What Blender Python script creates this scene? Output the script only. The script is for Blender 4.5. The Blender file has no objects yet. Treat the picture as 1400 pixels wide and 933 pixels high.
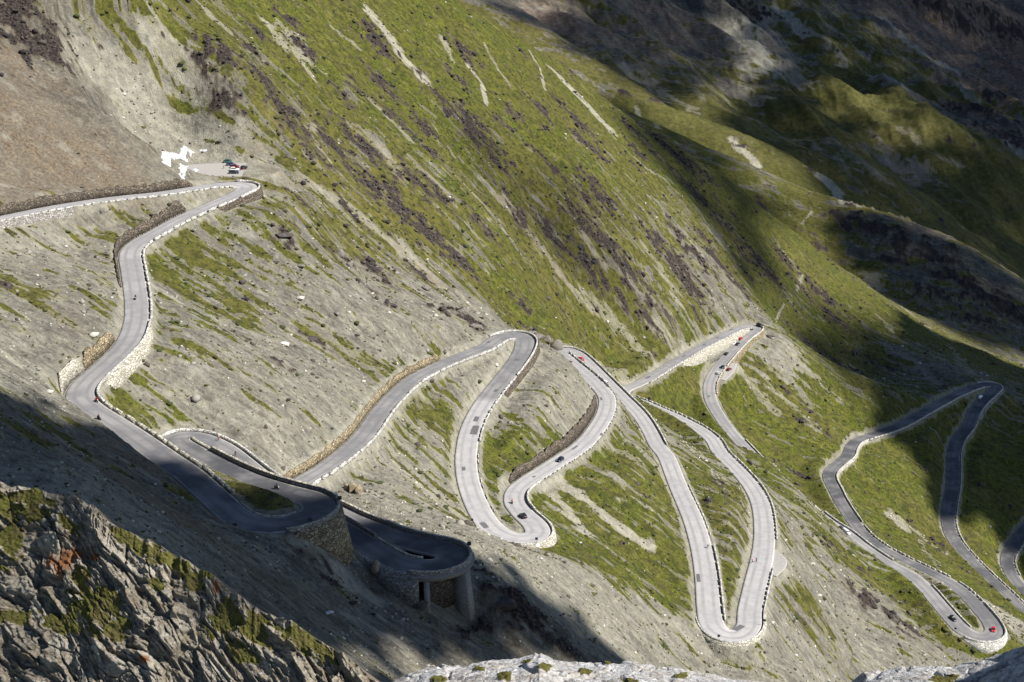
import bpy, bmesh, math, random, time
import numpy as np
from mathutils import Vector
T0 = time.time()
random.seed(7)
scene = bpy.context.scene
COL = scene.collection
# ---------------------------------------------------------------- camera model (50 mm on 36 mm, 1400 px wide reference)
PITCH = math.radians(19.5); FPX = 50.0/36.0*1400.0
CP, SP = math.cos(PITCH), math.sin(PITCH)
def ray(u, v):
    a = (np.asarray(u, float)-700.0)/FPX; b = (466.5-np.asarray(v, float))/FPX
    return a, CP+b*SP, -SP+b*CP          # world x, y, z
def at_z(u, v, z):
    x, y, w = ray(u, v); k = z/w
    return np.array([x*k, y*k, z+0*k])
def project(x, y, z):
    d = y*CP - z*SP; b = (y*SP+z*CP)/d
    return 700+FPX*x/d, 466.5-FPX*b, d
# ---------------------------------------------------------------- the pass road, top to bottom: (u, v, width in metres)
ROAD = [(-60,312,7),(-30,305,7),(0,299,7),(57,287,7),(109,278,7),(160,271,7),(217,265,7),(257,259,7.5),(290,254,9),(318,252,11),(336,253.5,12),
 (338,258,11),(323,266,9),(286,282,8),(246,300,8),(212,319,8),(189,332,8.5),(178,347,9),(181,371,9),(186,403,9),(187,420,9),(186,440,9),(175,468,9),
 (149,495,9),(121,520,9.5),(109,540,10),(122,557,9),(154,577,8.5),(189,600,8.5),(230,629,9),(257,647,9),(281,668,9),(304,689,9),(325,707,9.5),
 (352,717,10),(385,717,11),(416,710,11),(436,698,11),(432,684,11),(405,676,10),(371,666,9),(341,655,8),(310,641,7.5),(285,628,7.5),(262,616,8),(244,606,9),
 (240,598,9),(256,596,9),(281,602,9),(308,615,8),(335,636,8),(360,655,7.5),(400,681,7.5),(440,706,7.5),(470,724,7.5),(492,738,7.5),(517,754,8),(545,769,8.5),
 (575,775,9),(602,773,9.5),(620,764,10),(612,752,10),(583,746,9),(546,736,8),(516,724,7),(488,713,7),(455,697,7),(428,682,7),(408,664,7),(444,640,7),(478,614,7.5),(500,592,8),
 (519,565,8),(540,541,8),(565,519,8),(590,505,7.5),(614,494,7.5),(648,481,8),(667,473,8.5),(682,463,9.5),(702,458,10.5),(717,463,11),(717,475,10.5),(708,492,9.5),(690,515,9),
 (673,536,9),(656,560,9),(643,588,9),(638,613,9),(637,634,9),(641,661,9),(652,691,9.5),(668,717,10),(690,733,10),(716,737,10),(735,731,11),(732,718,10.5),
 (716,703,9.5),(704,687,9),(706,671,8.5),(722,657,8.5),(746,642,8.5),(769,627,8.5),(793,611,8.5),(811,592,8.5),(827,566,8.5),(830,545,8.5),(820,530,8),(804,514.5,8),(786,499.5,8),
 (774,489.5,8),(766,482,8),(772,478,7.5),(789,484,7),(806,498,6.5),(827,519,6.5),(850,542,6.5),(874,567,7),(889,590,7),(899,610,7.5),(911,624,8),(927,664,8.5),(948,712,9.5),(960,754,10),
 (966,793,10.5),(969,829,11),(973,853,11),(987,867,11),(1010,869,11),(1024,856,11),(1025,836,11),(1033,799,11),(1042,762,11),(1045,729,10.5),(1041,693,10),(1029,667,9.5),(1008,642,9),(985,619,9),
 (975,602,8.5),(958,588,8),(938,577,7.5),(921,568.5,7),(905,562,7),(885,553,7),(866,546,7),(853,540,7),(855,533,7),(870,526,7),(887,517.5,7),(909,503.5,7),(934,488.5,7),(960,473.5,7),(986,460.5,7),(1007,450.5,7.5),
 (1022,446.5,9),(1034,447,9.5),(1031,453,9),(1018,463,8),(1005,476,8),(990,493,8),(977,510,8),(970,527,8),(972,547,8),(983,568,7.5),(999,590,7),(1018,611,7),(1040,634,7),(1070,663,7),(1105,692,7),(1136,716,7),
 (1157,729,7),(1181,748,7),(1214,770,7),(1241,784,7.5),(1263,802,8),(1284,826,8.5),(1303,848,9),(1320,864,9.5),(1343,872,10),(1359,866,10),(1355,852,9.5),(1338,831,9),(1317,810,9),(1295,795,8.5),(1263,779,8),(1230,763,8),
 (1203,748,8),(1181,731,8),(1165,710,8),(1150,687,8),(1141,669,8),(1134,655,8),(1135,645,8),(1145,635,8),(1159,623,8),(1163,612,8),(1171,603,8),(1190,596,8),(1218,587,8),(1241,577,8),(1263,564,8),(1284,552.5,8),
 (1306,540.5,8),(1331,530,9),(1350,525.5,10),(1362,529,10),(1354,539,9.5),(1342,550,9),(1331,565,9),(1324,583,9),(1310,601,10),(1304,620,10),(1304,646,10),(1302,671,10),(1298,693,10),(1297,718,10),(1306,740,10),
 (1325,763,9.5),(1349,787,9),(1374,810,9),(1396,831,9),(1430,858,9)]
ROAD2 = [(1440,690,9),(1410,715,9),(1386,747,9.5),(1377,765,9.5),(1382,783,9.5),(1396,803,9.5),(1430,838,9.5)]
I0 = 10          # index of the top hairpin, whose height fixes all the others
def march(pts, i0, z0, g):
    n = len(pts); P = [None]*n
    P[i0] = at_z(pts[i0][0], pts[i0][1], z0)
    def step(a, u, v, sgn):
        z = a[2]
        for _ in range(30):
            b = at_z(u, v, z); L = math.hypot(b[0]-a[0], b[1]-a[1]); z = 0.6*z+0.4*(a[2]+sgn*g*L)
        return at_z(u, v, z)
    for i in range(i0+1, n): P[i] = step(P[i-1], pts[i][0], pts[i][1], -1)
    for i in range(i0-1, -1, -1): P[i] = step(P[i+1], pts[i][0], pts[i][1], 1)
    return np.array(P)
def catmull(P, step):
    P = np.asarray(P, float); out = []
    Q = np.vstack([2*P[0]-P[1], P, 2*P[-1]-P[-2]])
    for i in range(len(P)-1):
        p0, p1, p2, p3 = Q[i:i+4]; L = np.linalg.norm((p2-p1)[:2]); m = max(1, int(round(L/step)))
        t = (np.arange(m)/m)[:, None]
        out.append(0.5*((2*p1)+(-p0+p2)*t+(2*p0-5*p1+4*p2-p3)*t*t+(-p0+3*p1-3*p2+p3)*t**3))
    out.append(P[-1:]); return np.vstack(out)
def smooth_path(A, n):
    A = A.copy()
    for _ in range(n): A[1:-1] = 0.25*A[:-2]+0.5*A[1:-1]+0.25*A[2:]
    return A
class Path: pass
def make_path(pts, P, step=1.2, narrow=True):
    """resampled centre line: pos, unit tangent, right normal, half width, arclength, pixel index"""
    W = np.array([p[2] for p in pts], float)
    if narrow: W = np.where(W < 20, np.minimum(W, 7)+np.maximum(W-7, 0)*0.45, W)
    idx = np.arange(len(pts), dtype=float)
    A = catmull(np.column_stack([P, W, idx]), step)
    seg = np.linalg.norm(np.diff(A[:, :2], axis=0), axis=1); s = np.concatenate([[0], np.cumsum(seg)])
    n = int(s[-1]/step); si = np.linspace(0, s[-1], n+1)
    A = np.column_stack([np.interp(si, s, A[:, k]) for k in range(5)])
    A[:, :4] = smooth_path(A[:, :4], 6); A[:, 2] = smooth_path(A[:, 2:3], 40)[:, 0]
    o = Path(); o.p = A[:, :3]; o.hw = A[:, 3]/2; o.i = A[:, 4]; o.s = si
    t = np.gradient(A[:, :2], axis=0); t /= np.linalg.norm(t, axis=1)[:, None]+1e-9
    o.t = t; o.n = np.column_stack([t[:, 1], -t[:, 0]])     # right-hand side when driving down
    ang = np.unwrap(np.arctan2(t[:, 1], t[:, 0])); k = np.gradient(ang)/step
    o.k = smooth_path(k[:, None], 4)[:, 0]                  # >0 turns left
    R = 1/np.maximum(np.abs(o.k), 1e-4); lim = np.maximum(0.93*R, 0.6)
    o.left = np.where(o.k > 0, np.minimum(o.hw, lim), o.hw)
    o.right = np.where(o.k < 0, np.minimum(o.hw, lim), o.hw)
    return o
P1 = march(ROAD, I0, -135.0, 0.085)
P2 = march(ROAD2, 0, -408.0, 0.085)
road1 = make_path(ROAD, P1); road2 = make_path(ROAD2, P2)

# ---------------------------------------------------------------- noise
def _h(ix, iy, seed):
    with np.errstate(over='ignore'):
        h = ix.astype(np.int64).astype(np.uint32)*np.uint32(374761393)+iy.astype(np.int64).astype(np.uint32)*np.uint32(668265263)+np.uint32((seed*2246822519) & 0xffffffff)
        h = (h ^ (h >> np.uint32(13)))*np.uint32(1274126177); h = h ^ (h >> np.uint32(16)); h = h*np.uint32(2654435761); h ^= h >> np.uint32(15)
    return h
def vn(x, y, seed=0):
    """smooth gradient noise, about -1..1"""
    x = np.asarray(x, np.float64); y = np.asarray(y, np.float64)
    ix = np.floor(x); iy = np.floor(y); fx = (x-ix).astype(np.float32); fy = (y-iy).astype(np.float32)
    ux = fx*fx*fx*(fx*(fx*6-15)+10); uy = fy*fy*fy*(fy*(fy*6-15)+10)
    def g(dx, dy):
        a = _h(ix+dx, iy+dy, seed).astype(np.float32)*np.float32(2*math.pi/4294967296.0)
        return np.cos(a)*(fx-dx)+np.sin(a)*(fy-dy)
    a = g(0, 0); a += ux*(g(1, 0)-a); b = g(0, 1); b += ux*(g(1, 1)-b)
    return (a+uy*(b-a))*1.5
def fbm(x, y, octv, seed=0, gain=0.5):
    s = 0; a = 1.0; t = 0
    for o in range(octv):
        s = s+a*vn(x, y, seed+o*17); t += a; a *= gain; x = x*2.03+11.3; y = y*2.03+5.7
    return s/t*1.4
def ridged(x, y, octv, seed=0):
    s = 0; a = 1.0; t = 0
    for o in range(octv):
        s = s+a*(1-np.abs(vn(x, y, seed+o*13))*1.6); t += a; a *= 0.5; x = x*2.1+3.1; y = y*2.1+7.7
    return s/t
def worley(x, y, seed=0):
    """F1, F2 and a random value of the nearest cell"""
    ix = np.floor(x); iy = np.floor(y); f1 = np.full(x.shape, 9.0, np.float32); f2 = f1.copy(); cid = np.zeros(x.shape, np.float32)
    for dx in (-1, 0, 1):
        for dy in (-1, 0, 1):
            h = _h(ix+dx, iy+dy, seed); r1 = (h & np.uint32(0xffff)).astype(np.float32)/65536; r2 = (h >> np.uint32(16)).astype(np.float32)/65536
            d = np.hypot(ix+dx+r1-x, iy+dy+r2-y).astype(np.float32); near = d < f1
            f2 = np.where(near, f1, np.minimum(f2, d)); cid = np.where(near, (r1*7.31+r2*3.77) % 1.0, cid); f1 = np.where(near, d, f1)
    return f1, f2, cid
def sstep(a, b, x):
    t = np.clip((x-a)/(b-a), 0, 1); return t*t*(3-2*t)

# ---------------------------------------------------------------- terrain
def tps_fit(X, z, lam=0.0):
    n = len(X); d2 = ((X[:, None]-X[None])**2).sum(-1); K = 0.5*d2*np.log(d2+1e-9)
    A = np.zeros((n+3, n+3)); A[:n, :n] = K+lam*np.eye(n); A[:n, n] = 1; A[:n, n+1:] = X; A[n, :n] = 1; A[n+1:, :n] = X.T
    return X, np.linalg.solve(A, np.concatenate([z, [0, 0, 0]]))
def tps_eval(f, x, y):
    X, c = f; n = len(X); sh = x.shape; x = x.ravel(); y = y.ravel(); out = np.empty(len(x))
    for i in range(0, len(x), 20000):
        a = x[i:i+20000]; b = y[i:i+20000]
        d2 = (a[:, None]-X[None, :, 0])**2+(b[:, None]-X[None, :, 1])**2
        out[i:i+20000] = (0.5*d2*np.log(d2+1e-9))@c[:n]+c[n]+c[n+1]*a+c[n+2]*b
    return out.reshape(sh)
def at_y(u, v, y):
    x, yy, w = ray(u, v); k = y/yy; return (x*k, y, w*k)
PA, PB = -0.89, 0.244                                   # gradient of the great slope
def on_plane(u, v, off=0.0):
    x, y, w = ray(u, v); c = -135+0.89*-112-0.244*575+off
    k = c/(w-PA*x-PB*y); return (x*k, y*k, w*k)
pts = []
for o in (road1, road2):
    for q in range(0, len(o.s), 10):
        if o is road1 and (57.0 < o.i[q] < 62.8 or 36.2 < o.i[q] < 38.8): continue
        pts.append(tuple(o.p[q]))
for u, v in [(150,0),(300,0),(450,0),(200,90),(300,100),(600,10),(400,100),(550,100),(700,100),
             (450,200),(600,200),(750,180),(880,200),(420,280),(560,300),(700,320),(830,300),(950,300),(1040,300),(480,360),(600,400),(720,420),
             (1100,350),(1180,400),(1260,450)]:
    pts.append(on_plane(u, v))
for u, v, y in [(1044,612,660),(1060,624,652),(1076,639,642),(1095,655,632),(1112,670,622),(0,250,503),(0,200,525),(0,100,562),(0,0,612),(-200,0,570),(-200,150,510),(120,190,555),(225,180,628),(100,235,535),(-250,260,450),(100,90,600),(260,235,585),(1100,480,940),(1200,500,975),(1300,490,1000),(1340,505,1000)]: pts.append(at_y(u, v, y))
for u, v, z in [(268,240,-135.3),(270,228,-135.2),(300,243,-135.3),(300,224,-135.2),(332,240,-135.3),(330,223,-135.2),(0,420,-134),(60,440,-139),(0,500,-133),(0,560,-123),(0,610,-114),(60,600,-126),(-120,560,-105),(-120,640,-113),(-150,420,-115),(100,620,-128),(100,660,-119),(200,700,-133),(250,720,-140),
                (300,780,-140),(400,760,-163),(400,850,-154),(500,800,-180),(500,900,-172),(632,833,-192),(600,826,-188.5),(574,813,-184.5),(655,815,-190),(600,900,-187),(700,880,-201),(850,900,-228),(750,820,-208),(980,900,-264),
                (1100,900,-290),(1100,800,-292),(1250,880,-320),(1200,850,-312),(1340,900,-338),(1450,900,-345),(900,750,-247),(850,800,-236)]:
    pts.append(tuple(at_z(u, v, z)))
pts += [(0,150,-135),(70,190,-195),(-190,150,-95),(160,230,-270),(80,100,-160),(-160,60,-60),(330,420,-380),(480,600,-440),(520,800,-440),(620,1000,-470)]
pts = np.array(pts)
near_f = tps_fit(pts[:, :2], pts[:, 2], lam=3.0)
GX0, GX1, GY0, GY1, GS = -420.0, 760.0, 40.0, 1500.0, 5.0
cx = np.arange(GX0, GX1+GS, GS); cy = np.arange(GY0, GY1+GS, GS)
CG = tps_eval(near_f, *np.meshgrid(cx, cy)).astype(np.float64)
def cubic_w(x, x0, h, n):
    t = (x-x0)/h; i = np.clip(np.floor(t).astype(int), 1, n-3); f = t-i
    return i, [(-f+2*f*f-f**3)/2, (2-5*f*f+3*f**3)/2, (f+4*f*f-3*f**3)/2, (-f*f+f**3)/2]
def base_near(x, y):
    """smooth base height, cubic from the coarse grid; linear continuation outside it"""
    xc = np.clip(x, GX0+2*GS, GX1-2*GS); yc = np.clip(y, GY0+2*GS, GY1-2*GS)
    i, wx = cubic_w(xc, GX0, GS, len(cx)); j, wy = cubic_w(yc, GY0, GS, len(cy)); s = 0
    for a in range(4):
        for b in range(4): s = s+wy[a]*wx[b]*CG[j-1+a, i-1+b]
    return s+(x-xc)*-0.6+(y-yc)*0.2
# crest of the great slope, beyond which the ground falls into the side valley
CREST = np.array([on_plane(u, v)[:3] for u, v in [(520,-70),(580,-35),(640,0),(700,22),(760,58),(800,88),(850,125),(900,155),(950,185),(1000,213),(1050,243),(1090,268),(1130,296),(1172,324),(1211,364),(1243,390),(1286,425),(1343,479)]])
SPUR_A = np.array([at_y(u, v, y) for u, v, y in [(1000,215,1560),(1060,240,1540),(1110,262,1520),(1160,275,1500),(1230,292,1480),(1300,322,1450),(1400,378,1420),(1500,450,1400)]])
SPUR_B = np.array([at_y(u, v, y) for u, v, y in [(800,70,1950),(850,105,1900),(920,148,1850),(1000,178,1800),(1080,215,1760),(1150,258,1730),(1220,290,1700),(1300,340,1680),(1400,420,1650)]])
FARP = np.array([at_y(u, v, y) for u, v, y in [(560,-60,2700),(650,0,2600),(750,30,2500),(850,60,2450),(800,85,2250),(900,110,2250),(1000,50,3100),(1050,0,3400),(980,0,3300),(950,140,2150),(1000,130,2350),(1040,165,2150),(1100,110,2850),(1200,60,3400),
    (1300,0,4000),(1400,0,4200),(1400,100,3800),(1300,110,3400),(1200,140,2750),(1280,175,2450),(1180,172,2500),(1120,190,2150),(1200,200,2150),(1300,205,2400),(1400,200,2900),(1400,300,2250),(1300,280,2050),(1220,260,1950),(1400,360,2000),(1250,225,2250),(1350,250,2300),
    (1050,-150,4300),(800,-120,3400),(600,-200,3500),(1300,-150,5000),(1500,-100,5000),(1500,100,3600),(1500,300,2300),(1000,-300,5500),(1600,-300,6500)]]+[(-300,2000,-330),(0,1600,-560),(300,1650,-640),(700,1600,-720),(-900,3000,0),(1200,2000,-650),(-600,1600,-250)])
far_f = tps_fit(FARP[:, :2], FARP[:, 2], lam=20.0)
FX0, FX1, FY0, FY1, FS = -2400.0, 4200.0, 1000.0, 7200.0, 40.0
fx = np.arange(FX0, FX1+FS, FS); fy = np.arange(FY0, FY1+FS, FS)
FG = tps_eval(far_f, *np.meshgrid(fx, fy))
def base_far(x, y):
    xc = np.clip(x, FX0+2*FS, FX1-2*FS); yc = np.clip(y, FY0+2*FS, FY1-2*FS)
    i, wx = cubic_w(xc, FX0, FS, len(fx)); j, wy = cubic_w(yc, FY0, FS, len(fy)); s = 0
    for a in range(4):
        for b in range(4): s = s+wy[a]*wx[b]*FG[j-1+a, i-1+b]
    return s
def softplus(t, k): return k*np.logaddexp(0, t/k)
def interp_lin(x, X, Y):
    r = np.interp(x, X, Y); lo = x < X[0]; hi = x > X[-1]
    r = np.where(lo, Y[0]+(x-X[0])*(Y[1]-Y[0])/(X[1]-X[0]), r)
    return np.where(hi, Y[-1]+(x-X[-1])*(Y[-1]-Y[-2])/(X[-1]-X[-2]), r)
def spur(x, y, C, sf, sb, k):
    yc = interp_lin(x, C[:, 0], C[:, 1]); zc = interp_lin(x, C[:, 0], C[:, 2]); d = y-yc
    return zc-sb*softplus(d, k)-sf*softplus(-d, k)+(sb+sf)*k*0.69
def smax(a, b, k):
    return b+softplus(a-b, k)
NOISE_W = [(240, 10), (90, 7.0), (34, 3.4), (15, 1.2)]
def wobble(x, y, amp=1.0):
    """gullies and swells running down the fall line"""
    s = 0
    for i, (L, a) in enumerate(NOISE_W):
        s = s+a*amp*vn((x+0.25*y)/(L*2.4), (y+0.18*x)/L, 31+i)
    return s
def base(x, y):
    """natural ground: great slope, two spurs behind it, the far mountainside"""
    n = base_near(x, y)
    cyv = interp_lin(x, CREST[:, 0], CREST[:, 1]); d = y-cyv
    n = n-0.95*softplus(d-10, 14)
    return n, d
CRAGLINE = np.array([at_y(*c) for c in [(-260,615,262),(-60,652,238),(60,672,228),(125,692,222),(160,722,217),(250,765,210),(320,812,203),(400,852,196),(490,912,189),(620,1010,178),(720,1090,170)]])
def full_base(x, y):
    n, d = base(x, y)
    nr = y < 270
    if np.any(nr):                                       # the ground breaks off behind the near crag
        yc = interp_lin(x, CRAGLINE[:, 0], CRAGLINE[:, 1]); n = n-np.where(nr, 2.3*softplus(yc-8-y, 2.0)*sstep(60, 0, x)*sstep(-200, -150, x), 0)
    far = y > 1150
    if np.any(far):
        xf = x[far]; yf = y[far]
        wa = wobble(xf, yf, 0.7)
        f = base_far(xf, yf)+wobble(xf*0.45, yf*0.45, 2.4)+62*ridged((xf+.35*yf)/230, (yf-.2*xf)/620, 5, 37)*sstep(1750, 2700, yf)-24
        a = spur(xf, yf, SPUR_A, 0.35, 0.75, 18)+wa; b = spur(xf, yf, SPUR_B, 0.30, 0.7, 22)+wa
        g = smax(smax(f, a, 6), b, 6); m = n.copy(); m[far] = smax(n[far], np.where(yf > 1180, g, -900), 4); n = m
    return n, d
# ---- fine raster: envelopes cut and filled round the road
RX0, RX1, RY0, RY1, RS = -260.0, 440.0, 250.0, 1040.0, 0.5
rw = int((RX1-RX0)/RS)+1; rh = int((RY1-RY0)/RS)+1
ENV_HI = np.full((rh, rw), 1e4, np.float32); ENV_LO = np.full((rh, rw), -1e4, np.float32); RD = np.full((rh, rw), 99.0, np.float32); RZ = np.zeros((rh, rw), np.float32)
CUT, FILL = 1.5, 1.35
STEEP_CUT = [(13.5,18.6),(22,25.2),(67.6,76),(99.5,105.6)]                    # masonry on the uphill side
STEEP_FILL = [(-1,3.6),(8.6,13),(21.2,24),(35,40),(55,64),(80.8,85),(92.5,97.5),(155,162),(177,182),(204.5,208.5)]
def stamp(o, extra=0.9, main=True):
    R = 34 if o.hw.max() < 10 else 60
    cut = np.full(len(o.s), CUT); fill = np.full(len(o.s), FILL)
    if main:
        for a, b in STEEP_CUT: cut[(o.i > a) & (o.i < b)] = 6.0
        for a, b in STEEP_FILL: fill[(o.i > a) & (o.i < b)] = 6.0
    for q in range(0, len(o.s), 1):
        x, y, z = o.p[q]; hw = o.hw[q]+extra
        i0 = int((x-R-RX0)/RS); i1 = int((x+R-RX0)/RS); j0 = int((y-R-RY0)/RS); j1 = int((y+R-RY0)/RS)
        i0 = max(i0, 0); j0 = max(j0, 0); i1 = min(i1, rw-1); j1 = min(j1, rh-1)
        if i1 <= i0 or j1 <= j0: continue
        X = RX0+RS*np.arange(i0, i1+1)[None]-x; Y = RY0+RS*np.arange(j0, j1+1)[:, None]-y
        d = np.sqrt(X*X+Y*Y).astype(np.float32)-hw; sl = (slice(j0, j1+1), slice(i0, i1+1)); dp = np.maximum(d, 0)
        nearer = d < RD[sl]
        RZ[sl] = np.where(nearer, z, RZ[sl]); RD[sl] = np.where(nearer, d, RD[sl])
        far = d > R-hw-2; dl = np.maximum(d+(5.5 if main and 56.6 < o.i[q] < 62.9 else 0.0), 0)
        ENV_HI[sl] = np.minimum(ENV_HI[sl], np.where(far, 1e4, z+cut[q]*dp)); ENV_LO[sl] = np.maximum(ENV_LO[sl], np.where(far, -1e4, z-fill[q]*dl))
LOT = make_path([(250,235,30),(295,233,32),(334,232,30)], np.array([at_z(u, v, -135.2) for u, v in [(250,235),(295,233),(334,232)]]))
LAYBY = make_path([(1000,496,8),(993,508,11),(984,519,7)], np.array([at_z(u, v, z) for u, v, z in [(1000,496,-307.6),(993,508,-308.6),(984,519,-309.6)]]))
LAYBY2 = make_path([(1052,752,5),(1063,768,9),(1053,786,5)], np.array([at_z(u, v, z) for u, v, z in [(1052,752,-267),(1063,768,-266.3),(1053,786,-265.5)]]))
stamp(road1); stamp(road2, main=False); stamp(LOT, 0.3, False); stamp(LAYBY, 0.3, False); stamp(LAYBY2, 0.3, False)
BRIDGE = np.array([road1.p[k] for k in range(len(road1.s)) if 57.2 < road1.i[k] < 62.9])
def rast(A, x, y):
    fx_ = np.clip((x-RX0)/RS, 0, rw-1.001); fy_ = np.clip((y-RY0)/RS, 0, rh-1.001); i = fx_.astype(int); j = fy_.astype(int); a = (fx_-i).astype(np.float32); b = (fy_-j).astype(np.float32)
    return (A[j, i]*(1-a)+A[j, i+1]*a)*(1-b)+(A[j+1, i]*(1-a)+A[j+1, i+1]*a)*b
EXTRA_FLAT = []
def ground(x, y, rough=True):
    """final terrain height and masks"""
    x = np.asarray(x, float); y = np.asarray(y, float)
    n, d = full_base(x, y)
    inr = (x > RX0+1) & (x < RX1-1) & (y > RY0+1) & (y < RY1-1)
    rd = np.full(x.shape, 99.0); 
    if np.any(inr):
        xi, yi = x[inr], y[inr]
        rd[inr] = rast(RD, xi, yi)
    away = sstep(1.0, 14.0, rd)
    if rough: n = n+wobble(x, y, 0.8)*away*sstep(1250, 1150, y)*sstep(200, 300, y)
    if np.any(inr):
        hi = rast(ENV_HI, xi, yi); lo = rast(ENV_LO, xi, yi); rz = rast(RZ, xi, yi); nn = n[inr]
        c = np.minimum(np.maximum(nn, lo), np.maximum(hi, lo*0-1e4))
        both = lo > hi
        c = np.where(both, 0.5*(hi+lo), c)
        onr = rd[inr] < 0.0
        bd = np.full(xi.shape, 99.0); bb = (xi > BRIDGE[:, 0].min()-9) & (xi < BRIDGE[:, 0].max()+9) & (yi > BRIDGE[:, 1].min()-9) & (yi < BRIDGE[:, 1].max()+9)
        if bb.any(): bd[bb] = np.hypot(xi[bb][:, None]-BRIDGE[:, 0], yi[bb][:, None]-BRIDGE[:, 1]).min(1)
        under = onr & (bd < 9.0) & (lo < rz-2.6)
        c = np.where(onr & ~under, rz-0.30, c); c = np.where(under, np.minimum(np.maximum(nn, lo), rz-2.2), c)
        n = n.copy(); n[inr] = c
    return n, rd, d
# ---------------------------------------------------------------- mesh helpers
def link(o, parent=None):
    COL.objects.link(o)
    if parent is not None: o.parent = parent
    return o
def np_mesh(name, V, F, mats=(), smooth=True, attrs=None):
    me = bpy.data.meshes.new(name); V = np.ascontiguousarray(V, np.float32); F = np.ascontiguousarray(F, np.int32); k = F.shape[1]
    me.vertices.add(len(V)); me.vertices.foreach_set('co', V.ravel())
    me.loops.add(F.size); me.loops.foreach_set('vertex_index', F.ravel())
    me.polygons.add(len(F)); me.polygons.foreach_set('loop_start', np.arange(0, F.size, k, dtype=np.int32))
    if smooth: me.polygons.foreach_set('use_smooth', np.ones(len(F), bool))
    for m in mats: me.materials.append(m)
    for an, a in (attrs or {}).items():
        if a.ndim == 2:
            at = me.attributes.new(an, 'FLOAT_COLOR', 'POINT'); at.data.foreach_set('color', np.ascontiguousarray(a, np.float32).ravel())
        else:
            at = me.attributes.new(an, 'FLOAT', 'POINT'); at.data.foreach_set('value', np.ascontiguousarray(a, np.float32))
    me.update(calc_edges=True); return me
def grid_faces(nr, nc):
    i = np.arange(nr*nc, dtype=np.int32).reshape(nr, nc)
    return np.stack([i[:-1, :-1], i[:-1, 1:], i[1:, 1:], i[1:, :-1]], -1).reshape(-1, 4)
def tag(o, label=None, cat=None, group=None, kind=None):
    if label: o['label'] = label
    if cat: o['category'] = cat
    if group: o['group'] = group
    if kind: o['kind'] = kind
    return o
def structure(name, me):
    o = bpy.data.objects.new(name, me); o['kind'] = 'structure'; return link(o)
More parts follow.
